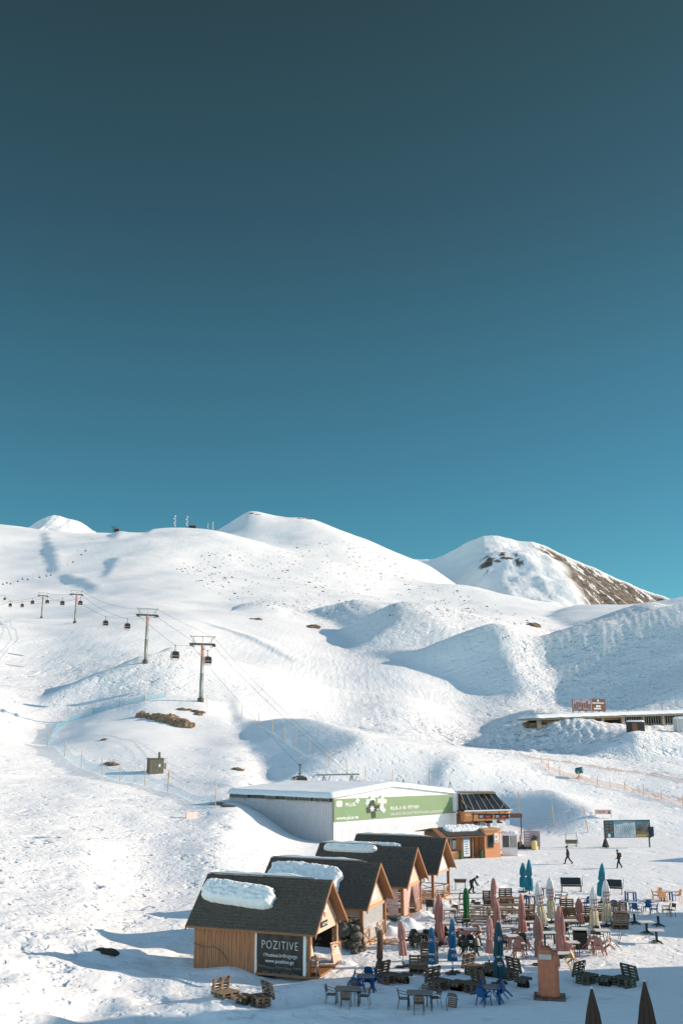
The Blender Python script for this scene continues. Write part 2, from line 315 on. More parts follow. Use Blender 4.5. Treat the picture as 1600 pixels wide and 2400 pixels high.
# bare brown ground showing through at a few places
rock = np.zeros(XG.shape)
mog[:] = 0; zone(950, 1650, 350, .12, .35, .28); zone(700, 1520, 480, .10, .35, .28); zone(1400, 1830, 205, .2, .12, .12); zone(150, 1540, 360, .12, .3, .2); zone(120, 1860, 150, .14, .14, .14); groom = mog.copy()
ground = grid_mesh('ground', XG, YG, ZG, SNOWROCK, {'rough': rough, 'rock': rock, 'groom': groom})

# ------------------------------------------------------------------ far peaks
def peak(name, sky, Y0, depth, base, sl=0.5, rockfn=None, seed=1, ridges=()):
    """A mountain whose crest stands at depth Y0: sky = [(px, py)...] crest line, base = drop of the foot below the crest."""
    us = np.array([ut(*p)[0] for p in sky]); ts = np.array([ut(*p)[1] for p in sky])
    un = np.linspace(us[0], us[-1], 420); tn = np.interp(un, us, ts)
    k = np.ones(9) / 9; tn = np.convolve(np.pad(tn, 4, 'edge'), k, 'valid')
    v = np.linspace(-1, 0.35, 200)
    UU, VV = np.meshgrid(un, v); TT = np.broadcast_to(tn, UU.shape)
    YY = Y0 + VV * depth; XX = UU * Y0 * (1 + 0 * VV)
    crest = CH + TT * Y0
    ZZ = crest - sl * depth * np.abs(VV) ** 0.9 * np.where(VV < 0, 1, 1.4)
    for (x0, v0, x1, v1, h, wl, wr) in ridges:
        a = ut(x0, 1300)[0] * Y0; b = ut(x1, 1300)[0] * Y0
        tt = np.clip((VV - v0) / (v1 - v0), 0, 1); xc = a + (b - a) * tt; d = XX - xc + perlin(VV * 9, UU * 30, seed + 9) * wl * 0.5
        ZZ += h * np.where(d > 0, np.exp(-(d / wr) ** 2), np.exp(-(d / wl) ** 2)) * sst(0.0, -0.4, VV)
    n = perlin(XX / 260, YY / 260, seed) * 26 + perlin(XX / 110, YY / 110, seed + 1) * 12 + perlin(XX / 45, YY / 45, seed + 2) * 5
    ZZ = ZZ + n * sst(0.0, -0.25, VV) + (perlin(XX / 40, YY / 40, seed + 4) * 4 + np.abs(perlin(XX / 18, YY / 18, seed + 6)) * 3)
    rk = rockfn(XX, YY, ZZ, UU, VV) if rockfn else np.zeros(XX.shape)
    return grid_mesh(name, XX, YY, ZZ - 0.0, SNOWROCK, {'rough': np.full(XX.shape, 0.5), 'rock': rk})
def rocky(XX, YY, ZZ, UU, VV):
    px = UU * F * 0.985 + 800; dn = np.abs(VV) * 620
    q = XX - dn * 0.75
    a = perlin(q / 52, dn / 120 + 5, 31) + 0.75 * perlin(q / 18, dn / 50, 32) + 0.8 * perlin(q / 9, dn / 16, 33) + 0.5 * perlin(q / 4, dn / 9, 34) + 0.5 * perlin(XX / 90, dn / 70, 35)
    edge = 1248 + dn * 0.04 + 30 * perlin(dn / 60, XX * 0, 38)
    a = a + 0.45 * np.exp(-((px - 1420 - dn * .25) / 75) ** 2 - ((dn - 190) / 140) ** 2)
    m = sst(edge - 6, edge + 30, px) * sst(1625, 1540, px) * sst(-0.28, -0.14, a + 0.16 - 0.15 * sst(60, 20, dn)) * sst(0.0, -0.03, VV)
    side = sst(1088, 1102, px) * sst(1200, 1180, px) * sst(-0.20, -0.26, VV) * sst(-0.40, -0.36, VV) * sst(0.12, 0.2, perlin(XX / 42, dn / 30, 36) + .5 * perlin(XX / 18, dn / 12, 37))
    return np.clip(m + side, 0, 1)
peak('mountain', [(860,1345),(943,1309),(1004,1311),(1040,1300),(1086,1274),(1126,1256),(1152,1253),(1178,1257),(1218,1268),(1251,1269),(1272,1277),(1310,1295),(1361,1318),(1397,1332),(1443,1354),(1514,1384),(1598,1412),(1660,1440),(1740,1480)], 3400, 900, 0, 0.62, rocky, 3,
     [(1112, -.02, 1085, -.6, 45, 70, 60), (1170, -.02, 1150, -.6, 55, 80, 200), (1262, -.02, 1330, -1, 55, 100, 520), (1215, -.1, 1205, -1, 22, 50, 90)])
peak('mountain', [(-60,1268),(20,1256),(62,1238),(90,1220),(112,1210),(126,1206),(140,1209),(165,1216),(190,1224),(220,1243),(260,1262),(320,1290)], 2900, 500, 0, 0.5, None, 5, [])
# ================================================================== helpers for things and parts
class MB:
    def __init__(s): s.v = []; s.f = []
    def add(s, vs, fs):
        n = len(s.v); s.v += [tuple(v) for v in vs]; s.f += [tuple(i + n for i in f) for f in fs]; return s
    def box(s, c, d, rz=0.0, M=None):
        x, y, z = d[0] / 2, d[1] / 2, d[2] / 2
        vs = [Vector(p) for p in ((-x,-y,-z),(x,-y,-z),(x,y,-z),(-x,y,-z),(-x,-y,z),(x,-y,z),(x,y,z),(-x,y,z))]
        T = Matrix.Translation(c) @ (M if M is not None else Matrix.Rotation(rz, 4, 'Z'))
        return s.add([T @ v for v in vs], [(0,3,2,1),(4,5,6,7),(0,1,5,4),(1,2,6,5),(2,3,7,6),(3,0,4,7)])
    def bar(s, p, q, w, h=None):
        p, q = Vector(p), Vector(q); h = h or w; d = q - p; ln = d.length
        if ln < 1e-6: return s
        return s.box((p + q) / 2, (w, h, ln), M=d.to_track_quat('Z', 'Y').to_matrix().to_4x4())
    def tube(s, pts, r, n=8, cap=True):
        pts = [Vector(p) for p in pts]; rs = r if isinstance(r, (list, tuple)) else [r] * len(pts)
        rings = []; fr = None
        for i, p in enumerate(pts):
            t = (pts[min(i + 1, len(pts) - 1)] - pts[max(i - 1, 0)]).normalized()
            if fr is None: fr = (Vector((0, 0, 1)) if abs(t.z) < 0.9 else Vector((1, 0, 0)))
            a = t.cross(fr).normalized(); b = t.cross(a).normalized(); fr = -b if False else fr
            rings.append([p + (a * math.cos(2 * math.pi * k / n) + b * math.sin(2 * math.pi * k / n)) * rs[i] for k in range(n)])
        vs = [v for g in rings for v in g]; fs = []
        for i in range(len(pts) - 1):
            for k in range(n): fs.append((i * n + k, i * n + (k + 1) % n, (i + 1) * n + (k + 1) % n, (i + 1) * n + k))
        if cap: fs += [tuple(range(n - 1, -1, -1)), tuple((len(pts) - 1) * n + k for k in range(n))]
        return s.add(vs, fs)
    def prism(s, poly, ext, axis='y'):                 # 2-D outline extruded along an axis from ext[0] to ext[1]
        n = len(poly); a, b = ext
        P3 = {'y': lambda u, v, w: (u, w, v), 'x': lambda u, v, w: (w, u, v), 'z': lambda u, v, w: (u, v, w)}[axis]
        vs = [P3(u, v, a) for u, v in poly] + [P3(u, v, b) for u, v in poly]
        fs = [tuple(range(n)), tuple(range(2 * n - 1, n - 1, -1))] + [(i, n + i, n + (i + 1) % n, (i + 1) % n) for i in range(n)]
        return s.add(vs, fs)
    def lathe(s, prof, n=16, c=(0, 0, 0), wob=None):    # prof: (radius, z)
        vs = []; fs = []
        for i, (r, z) in enumerate(prof):
            for k in range(n):
                a = 2 * math.pi * k / n; rr = r * (wob(a, i) if wob else 1)
                vs.append((c[0] + rr * math.cos(a), c[1] + rr * math.sin(a), c[2] + z))
        for i in range(len(prof) - 1):
            for k in range(n): fs.append((i * n + k, i * n + (k + 1) % n, (i + 1) * n + (k + 1) % n, (i + 1) * n + k))
        fs += [tuple(range(n - 1, -1, -1)), tuple((len(prof) - 1) * n + k for k in range(n))]
        return s.add(vs, fs)
    def grid(s, fn, nu, nv):
        vs = [fn(i / nu, j / nv) for j in range(nv + 1) for i in range(nu + 1)]
        fs = [(j * (nu + 1) + i, j * (nu + 1) + i + 1, (j + 1) * (nu + 1) + i + 1, (j + 1) * (nu + 1) + i) for j in range(nv) for i in range(nu)]
        return s.add(vs, fs)
    def mesh(s, name, m, smooth=False, fix=True):
        me = bpy.data.meshes.new(name); me.from_pydata(s.v, [], s.f)
        if fix:
            bm = bmesh.new(); bm.from_mesh(me); bmesh.ops.recalc_face_normals(bm, faces=bm.faces); bm.to_mesh(me); bm.free()
        if smooth: me.polygons.foreach_set('use_smooth', [True] * len(me.polygons))
        me.materials.append(m); return me
def link(name, me, parent=None, loc=(0, 0, 0), rz=0.0, M=None):
    o = bpy.data.objects.new(name, me); COL.objects.link(o); o.location = loc; o.rotation_euler = (0, 0, rz)
    if M is not None: o.matrix_local = M
    if parent is not None: o.parent = parent
    return o
def part(name, mb, m, parent, smooth=False, label=None, fix=True):
    o = link(name, mb.mesh(name, m, smooth, fix), parent)
    if label: o['label'] = label
    return o
def thing(name, label, cat, loc=(0, 0, 0), rz=0.0, group=None):
    o = link(name, None, None, loc, rz); o['label'] = label; o['category'] = cat
    if group: o['group'] = group
    o.empty_display_size = 0.3
    return o
def single(name, mb, m, label, cat, loc=(0, 0, 0), rz=0.0, group=None, smooth=False, me=None):
    o = link(name, me or mb.mesh(name, m, smooth), None, loc, rz); o['label'] = label; o['category'] = cat
    if group: o['group'] = group
    return o
def kids(o): return [c for c in ALLKIDS.get(o.name, [])]
def copy_tree(o, parent=None):
    c = o.copy(); COL.objects.link(c)
    if parent is not None: c.parent = parent
    for ch in list(o.children): copy_tree(ch, c)
    return c
class Kind:                                            # the first placement uses the object itself, later ones are copies of it and its parts
    def __init__(s, make): s.make = make; s.o = None
    def put(s, loc, rz, label, group=None, tilt=None, scale=1.0):
        if s.o is None: s.o = s.make(); o = s.o
        else: o = copy_tree(s.o)
        o.location = loc; o.rotation_euler = (0, 0, rz)
        if tilt is not None: o.rotation_euler = (Matrix.Rotation(rz, 3, 'Z') @ tilt).to_euler()
        o.scale = (scale,) * 3
        o['label'] = label
        if group: o['group'] = group
        return o
def letters(parent, txt, size, org, xd, up, m, name='lettering', align='LEFT', ext=0.006, bold=0.0, maxw=None, spacing=1.0, mirror=False):
    cu_ = bpy.data.curves.new(name, 'FONT'); cu_.body = txt; cu_.size = size; cu_.extrude = ext; cu_.align_x = align; cu_.offset = bold; cu_.space_character = spacing
    cu_.resolution_u = 3
    t = bpy.data.objects.new(name, cu_); COL.objects.link(t)
    bpy.context.view_layer.update()
    dg = bpy.context.evaluated_depsgraph_get(); me = bpy.data.meshes.new_from_object(t.evaluated_get(dg))
    bpy.data.objects.remove(t); me.materials.clear(); me.materials.append(m); me.name = name
    xd, up = Vector(xd).normalized(), Vector(up).normalized(); nn = xd.cross(up)
    if maxw and len(me.vertices):
        w = max(v.co.x for v in me.vertices) - min(v.co.x for v in me.vertices)
        k = maxw / w
        for v in me.vertices: v.co.x *= k
    for v in me.vertices:
        if mirror: v.co.x = -v.co.x
        v.co = Vector(org) + xd * v.co.x + up * v.co.y + nn * v.co.z
    if mirror: me.flip_normals()
    o = link(name, me, parent); return o

# ------------------------------------------------------------------ materials used by the things
WOOD = mat('larch_boards', (0.43, 0.19, 0.095), 0.75, 0.42, 3, stretch=(9, 9, 0.35), bump=0.3)
WOODL = mat('pale_timber', (0.50, 0.31, 0.19), 0.7, 0.15, 6, stretch=(3, 3, 0.6))
WOODD = mat('stained_timber', (0.27, 0.13, 0.06), 0.6, 0.2, 8, stretch=(2, 2, 0.6))
PINKBD = mat('pinkish_board', (0.66, 0.47, 0.37), 0.75, 0.08, 4)
SHINGLE = mat('dark_shingle', (0.105, 0.087, 0.072), 0.85, 0.4, 9, bump=0.5, bscale=40, spec=0.25)
BANNER = mat('black_vinyl', (0.030, 0.026, 0.024), 0.35, 0.3, 1.5, bump=0.6, bscale=2.2)
WHITEP = mat('white_print', (0.80, 0.80, 0.80), 0.6, 0.03)
GREYT = mat('grey_print', (0.28, 0.28, 0.28), 0.6, 0.03)
WHITEM = mat('white_sheet_metal', (0.78, 0.78, 0.79), 0.5, 0.04, 1.5)
GREYCLAD = mat('grey_cladding', (0.50, 0.50, 0.52), 0.5, 0.06, 2)
GREEN = mat('green_panel', (0.21, 0.315, 0.165), 0.55, 0.05, 0.8)
DGREEN = mat('dark_green_print', (0.022, 0.05, 0.028), 0.6, 0.3, 3)
PALEPINK = mat('pale_pink_print', (0.78, 0.58, 0.56), 0.6, 0.06)
CREAM = mat('cream_print', (0.80, 0.74, 0.62), 0.6, 0.06)
STEEL = mat('galvanised_steel', (0.26, 0.27, 0.25), 0.5, 0.2, 4, metal=0.3)
DSTEEL = mat('dark_steel', (0.075, 0.085, 0.075), 0.55, 0.25, 6, metal=0.2)
CABLE = mat('cable_steel', (0.13, 0.135, 0.14), 0.6, 0.1)
REDP = mat('faded_red_paint', (0.52, 0.24, 0.185), 0.5, 0.12, 5)
GLASSD = mat('dark_glass', (0.018, 0.022, 0.022), 0.08, 0.4, 0.6, spec=0.7)
GLASST = mat('tinted_glass', (0.05, 0.065, 0.07), 0.1, 0.3, 1.5, spec=0.7)
ORANGEW = mat('orange_shell', (0.62, 0.27, 0.115), 0.5, 0.1, 2, stretch=(1, 1, 6))
BROWNW = mat('brown_render', (0.20, 0.095, 0.06), 0.8, 0.12, 2)
KIOSKW = mat('orange_boards', (0.75, 0.33, 0.155), 0.7, 0.12, 5, stretch=(.5, .5, 6))
TILE = mat('tile', (0.36, 0.27, 0.22), 0.8, 0.35, 8)
CONC = mat('concrete', (0.30, 0.26, 0.21), 0.9, 0.2, 3, bump=0.3, bscale=12)
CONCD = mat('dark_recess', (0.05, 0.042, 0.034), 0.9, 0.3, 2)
ROCKM = mat('brown_rock', (0.22, 0.15, 0.10), 0.9, 0.5, 1.6, bump=0.9, bscale=7)
ROCKG = mat('grey_stone', (0.12, 0.11, 0.09), 0.9, 0.5, 2, bump=0.9, bscale=6)
DRAPE = mat('pink_drape', (0.78, 0.52, 0.48), 0.85, 0.1, 3, alpha=0.85)
CLEARP = mat('clear_plastic', (0.75, 0.75, 0.76), 0.2, 0.05, 3, alpha=0.35)

# ================================================================== snow lying on roofs
def slab(w, h, th, M, seed=0, nx=80, ny=30, ex=5, tilt=0.0):
    """Thick snow with a ragged, rounded rim lying in the plane of M (x along, y up the slope)."""
    g = MB(); rr = random.Random(seed); o1, o2 = rr.random() * 50, rr.random() * 50
    uu, vv = np.meshgrid(np.linspace(-1, 1, nx), np.linspace(-1, 1, ny))
    ang = np.arctan2(vv, uu)
    wob = 1 + 0.06 * perlin(np.cos(ang) * 2 + o1, np.sin(ang) * 2 + o2, seed) + 0.05 * perlin(uu * 6 + o1, vv * 3 + o2, seed + 1) + 0.06 * perlin(uu * 15 + o1, vv * 5 + o2, seed + 6) * np.abs(vv)
    x = uu * w / 2 * wob * (1 - .07 * np.abs(vv) ** 3); y = vv * h / 2 * wob * (1 - .30 * np.abs(uu) ** 8) * (1 + 0.10 * perlin(uu * 2.2 + o2, vv * 0 + o1, seed + 2)) + tilt * uu
    r = np.maximum(np.abs(uu), np.abs(vv) * 1.0); rim = np.minimum(1 - np.abs(uu) ** 1, 1) * w / 2; rim2 = (1 - np.abs(vv)) * h / 2
    e = np.minimum(rim, rim2); z = th * np.sqrt(np.clip(1 - (1 - np.clip(e / (th * 0.9), 0, 1)) ** 2, 0, 1)) * (1 + 0.22 * perlin(uu * 4 + o1, vv * 3, seed + 3)) + 0.10 * perlin(uu * 9, vv * 3 + o1, seed + 4) * np.clip(e / .3, 0, 1) + 0.06 * perlin(uu * 26, vv * 9 + o1, seed + 5) * np.clip(e / .2, 0, 1)
    vs = [M @ Vector((float(x[j, i]), float(y[j, i]), float(z[j, i]))) for j in range(ny) for i in range(nx)]
    fs = [(j * nx + i, j * nx + i + 1, (j + 1) * nx + i + 1, (j + 1) * nx + i) for j in range(ny - 1) for i in range(nx - 1)]
    base = [M @ Vector((float(x[j, i]), float(y[j, i]), -0.02)) for j in (0, ny - 1) for i in range(nx)]
    return g.add(vs, fs)
CAPSNOW = mat('roof_snow', (0.85, 0.87, 0.89), 0.7, 0.02, 2, bump=1.0, bscale=4, spec=0.15)

# ================================================================== cafe huts
HL, HW, EZ, RZ = 7.0, 4.2, 2.30, 4.78                  # length, width, eave and ridge height
def roof_part(parent, L0, L1, hy, ez, rz, rows=17, thick=0.10):
    g = MB()
    for sgn in (-1, 1):
        for k in range(rows):
            a, b = k / rows, (k + 1.25) / rows; b = min(b, 1.0)
            y0, z0 = sgn * hy * (1 - a), ez + (rz - ez) * a; y1, z1 = sgn * hy * (1 - b), ez + (rz - ez) * b
            lift = 0.05
            g.add([(L0, y0, z0 + lift), (L1, y0, z0 + lift), (L1, y1, z1), (L0, y1, z1), (L0, y0, z0 - 0.0), (L1, y0, z0 - 0.0)], [(0, 1, 2, 3), (0, 4, 5, 1), (0, 3, 4), (1, 5, 2)])
    r = part('roof', g, SHINGLE, parent, fix=False)
    h = MB()                                           # boarded underside and edge boards
    for sgn in (-1, 1):
        h.prism([(sgn * hy, ez - 0.01), (0, rz - 0.01), (0, rz - thick - 0.02), (sgn * hy, ez - thick - 0.01)], (L0 + 0.03, L1 - 0.03), 'x')
    part('roof_boards', h, WOODD, r)
    for (x0, x1) in ((L1 - 0.028, L1 + 0.02), (L0 - 0.02, L0 + 0.028)):
        k_ = hy + .03
        part('barge_board', MB().prism([(-k_, ez - .02), (0, rz + .015), (k_, ez - .02), (k_, ez - .24), (0, rz - .22), (-k_, ez - .24)], (x0, x1), 'x'), WOODD, r)
    return r
def slope_M(x, yfrac, hy, ez, rz, side=-1):            # frame on the roof slope facing the camera side
    d = Vector((0, -side * hy, rz - ez)).normalized(); xx = Vector((1, 0, 0)) * 1.0
    n = xx.cross(d) if side == -1 else d.cross(xx)
    o = Vector((x, side * hy * (1 - yfrac), ez + (rz - ez) * yfrac)) + n * 0.03
    M = Matrix(((xx.x, d.x, n.x, o.x), (xx.y, d.y, n.y, o.y), (xx.z, d.z, n.z, o.z), (0, 0, 0, 1))); return M
def gable_poly(hy2, ez2, rz2): return [(-hy2, ez2), (hy2, ez2), (0, rz2)]
HY = HW / 2 + 0.48
def hut_shell(name, label, loc, rz, snow, seed):
    t = thing(name, label, 'cafe hut', loc, rz, 'gabled cafe huts in a row')
    r = roof_part(t, -HL / 2 - 0.35, HL / 2 + 0.55, HY, EZ, RZ)
    for i, (x, f, w, h, th, tl) in enumerate(snow):
        part('snow_cap', slab(w, h, th, slope_M(x, f, HY, EZ, RZ), seed + i, tilt=tl), CAPSNOW, r, True)
    # snow that hangs over the ridge from the far slope
    g = MB(); x0, x1 = -HL / 2 - 0.3, HL / 2 - (0.6 if seed % 2 else 2.4)
    def fn(u, v):
        a = math.pi * v; n = 0.75 + 0.5 * float(perlin(np.array(u * 7.0 + seed), np.array(0.3), seed)); e = min(1, 6 * u, 5 * (1 - u))
        return (x0 + (x1 - x0) * u, 0.30 - 0.42 * math.cos(a), RZ - 0.06 - 0.16 * math.cos(a) * -1 * (1 if v < .5 else 0.2) + 0.27 * math.sin(a) * n * e)
    g.grid(fn, 40, 8); part('snow_cap', g, CAPSNOW, r, True)
    return t, r
def post(t, x, y, z1, w=0.17, z0=0.0, m=None): part('post', MB().box((x, y, (z0 + z1) / 2), (w, w, z1 - z0)), m or WOODD, t)
def x_rail(t, p, q, h=0.85):
    p, q = Vector(p), Vector(q); up = Vector((0, 0, h)); g = MB()
    g.bar(p + up, q + up, 0.07).bar(p + up * .15, q + up * .15, 0.06).bar(p + up * .15, q + up, 0.05).bar(p + up, q + up * .15, 0.045).bar(p, p + up * 1.05, .07).bar(q, q + up * 1.05, .07)
    part('cross_railing', g, WOODL, t)
A1 = Vector((-1.75, 56.2, 0))                          # nearest post of the nearest hut
def hut_origin(a, rz):                                  # hut centre from its near front post
    M = Matrix.Rotation(rz, 3, 'Z'); return a - M @ Vector((HL / 2, -HW / 2, 0))
rz1 = R(-20)
t, r = hut_shell('cafe_hut', 'nearest gabled cafe hut, closed plank wall and a big black banner with white lettering', hut_origin(A1, rz1), rz1, [(-1.35, 0.62, 4.7, 1.5, 0.48, -0.2)], 3)
g = MB(); xs = -HL / 2; k = 0
while xs < 0.28:
    w = 0.125; off = (0.012, 0.0, 0.02, 0.006)[k % 4]
    g.box((xs + w / 2, -HW / 2 - off, 1.12), (w - 0.012, 0.05, 2.24)); xs += w; k += 1
g.box((-1.6, -HW / 2 + 0.045, 1.1), (3.75, 0.03, 2.2))
part('wall', g, WOOD, t)
g = MB(); ys = -HW / 2
while ys < HW / 2: g.box((-HL / 2 - 0.01 * (int(ys * 8) % 2), ys + 0.07, 1.12), (0.05, 0.128, 2.24)); ys += 0.14
g.prism(gable_poly(HW / 2, 2.24, 4.15), (-HL / 2, -HL / 2 + 0.04), 'x'); part('wall', g, WOOD, t)
for xx in (-3.4, 0.3): part('partition', MB().box((xx, 0, 1.12), (0.06, HW - .1, 2.2)), WOODD, t)
part('eave_beam', MB().box((0, -HW / 2 - 0.06, 2.2), (HL, 0.09, 0.16)), WOODL, t)
g = MB()
def bfn(u, v): return (0.42 + 2.75 * u, -HW / 2 - 0.05 + 0.025 * math.sin(u * 9 + v * 2) + 0.02 * math.sin(u * 23 + 1), 0.02 + 2.08 * v)
g.grid(bfn, 40, 10); ban = part('banner', g, BANNER, t, True)
yb = -HW / 2 - 0.105
letters(ban, 'POZITIVE', 0.62, (1.80, yb, 1.36), (1, 0, 0), (0, 0, 1), WHITEP, align='CENTER', maxw=2.15, bold=-0.012, spacing=1.15)
letters(ban, 'f Pozitive/პოზიტივი', 0.25, (1.86, yb, 0.96), (1, 0, 0), (0, 0, 1), WHITEP, align='CENTER', maxw=2.0)
letters(ban, 'www.pozitive.ge', 0.27, (1.8, yb, 0.66), (1, 0, 0), (0, 0, 1), WHITEP, align='CENTER', maxw=1.7)
for (lx, lz) in ((0.75, .42), (1.25, .36), (1.75, .40), (2.3, .38), (2.85, .42), (1.0, .12), (1.6, .09), (2.1, .12), (2.75, .1)):
    letters(ban, 'POZITIVE', 0.11, (lx, yb, lz), (1, 0, random.uniform(-.1, .1)), (0, 0, 1), GREYT, align='CENTER')
for (xx, ww) in ((.36, .10), (3.27, .17)): part('banner_frame', MB().box((xx, -HW / 2 - 0.07, 1.08), (ww, 0.07, 2.16)), WHITEM, t)
part('banner', MB().grid(lambda u, v: (0.4 + 2.85 * u, HW / 2 + 0.03 * math.sin(u * 11), 0.75 + 1.45 * v), 30, 6), BANNER, t, True, 'black banner on the far side of the porch seen from behind')
bb = t.children[-1]
letters(bb, 'POZITIVE', 0.62, (1.6, HW / 2 - 0.06, 1.55), (-1, 0, 0), (0, 0, 1), GREYT, align='CENTER', maxw=2.15, mirror=True)
letters(bb, 'f Pozitive/პოზიტივი', 0.25, (1.6, HW / 2 - 0.06, 1.16), (-1, 0, 0), (0, 0, 1), GREYT, align='CENTER', maxw=2.0, mirror=True)
letters(bb, 'www.pozitive.ge', 0.25, (1.6, HW / 2 - 0.06, 0.86), (-1, 0, 0), (0, 0, 1), GREYT, align='CENTER', maxw=1.7, mirror=True)
post(t, HL / 2, -HW / 2, 2.25); post(t, HL / 2, HW / 2, 2.25, m=WOODL)
g = MB(); g.prism([(-HW / 2 - .02, 2.02), (HW / 2 + .02, 2.02), (HW / 2 + .02, 2.42), (0, 4.42), (-HW / 2 - .02, 2.42)], (HL / 2 - 0.06, HL / 2), 'x'); gb = part('gable_board', g, PINKBD, t)
s_ = part('name_board', MB().box((HL / 2 + 0.045, 0.05, 2.42), (0.05, 0.95, 0.30)), BANNER, gb)
letters(s_, 'POZITIVE', 0.2, (HL / 2 + 0.085, 0.05, 2.35), (0, 1, 0), (0, 0, 1), WHITEP, align='CENTER', maxw=.8)
g = MB(); g.box((HL / 2 + 0.02, -.12, 3.13), (0.035, 0.14, 0.95)).box((HL / 2 + 0.02, .14, 3.5), (0.035, .5, .14)).box((HL / 2 + .02, .36, 3.3), (.035, .13, .35)).box((HL / 2 + .02, .16, 3.08), (.035, .45, .12)); part('emblem', g, WHITEP, gb)
part('emblem', MB().tube([(HL / 2 + 0.01, .18, 2.88), (HL / 2 + .04, .18, 2.88)], 0.14, 14), REDP, gb)
part('deck', MB().box((HL / 2 - 1.3, 0, 0.06), (3.6, HW + .3, 0.12)), WOODD, t)
g = MB(); g.box((2.0, 1.2, 0.6), (0.5, 1.2, 0.95)); g.box((2.0, 1.2, 1.1), (0.6, 1.3, 0.06)); part('counter', g, CONCD, t)
g = MB(); g.tube([(-3.5, -HW/2-.08, 1.35), (-2.9, -HW/2-.09, 1.18), (-2.2, -HW/2-.09, 1.22), (-1.8, -HW/2-.09, 1.05), (-1.35, -HW/2-.09, .62), (-1.35, -HW/2-.09, 0.1)], 0.015, 5); part('wire', g, DSTEEL, t)
def in_hut(o, rz, x, y, z=0): return o + Matrix.Rotation(rz, 3, 'Z') @ Vector((x, y, z))
H1o = hut_origin(A1, rz1)
# boards standing in the porch of the first hut
def menu_board(w, h, m, lines):
    def mk():
        t = thing('menu_board', '', 'menu board'); T = Matrix.Rotation(R(-14), 4, 'Y')
        part('panel', MB().box((0, 0, h / 2 + .05), (0.03, w, h), M=T), m, t)
        g = MB(); g.bar((0, -w / 2, 0), (0.0, -w / 2, h), 0.05).bar((0, w / 2, 0), (0, w / 2, h), .05).bar((-.35, 0, 0), (0.02, 0, h * .9), .04).bar((0, -w/2, h), (0, w/2, h), .05); part('frame', g, WOODL, t)
        g = MB()
        for k in range(lines): g.box((0.035 - 0.09 * 0, 0, h * (0.25 + 0.6 * k / lines)), (0.01, w * .6, 0.035), M=T)
        part('print', g, WHITEP, t); return t
    return mk
MBD = Kind(menu_board(0.7, 1.0, BANNER, 4))
MBD.put(in_hut(H1o, rz1, 3.75, -1.55, 0.02), rz1 + R(15), 'dark menu board leaning against the near porch post of the nearest hut')
MBW = Kind(menu_board(0.75, 1.1, PINKBD, 5))
MBW.put(in_hut(H1o, rz1, 3.7, 1.55, 0.05), rz1 - R(20), 'pale framed menu board standing by the far porch post of the nearest hut')
MBW.put(in_hut(H1o, rz1, 3.35, -1.75, 0.95), rz1, 'pale notice board mounted above the dark menu board in the porch')

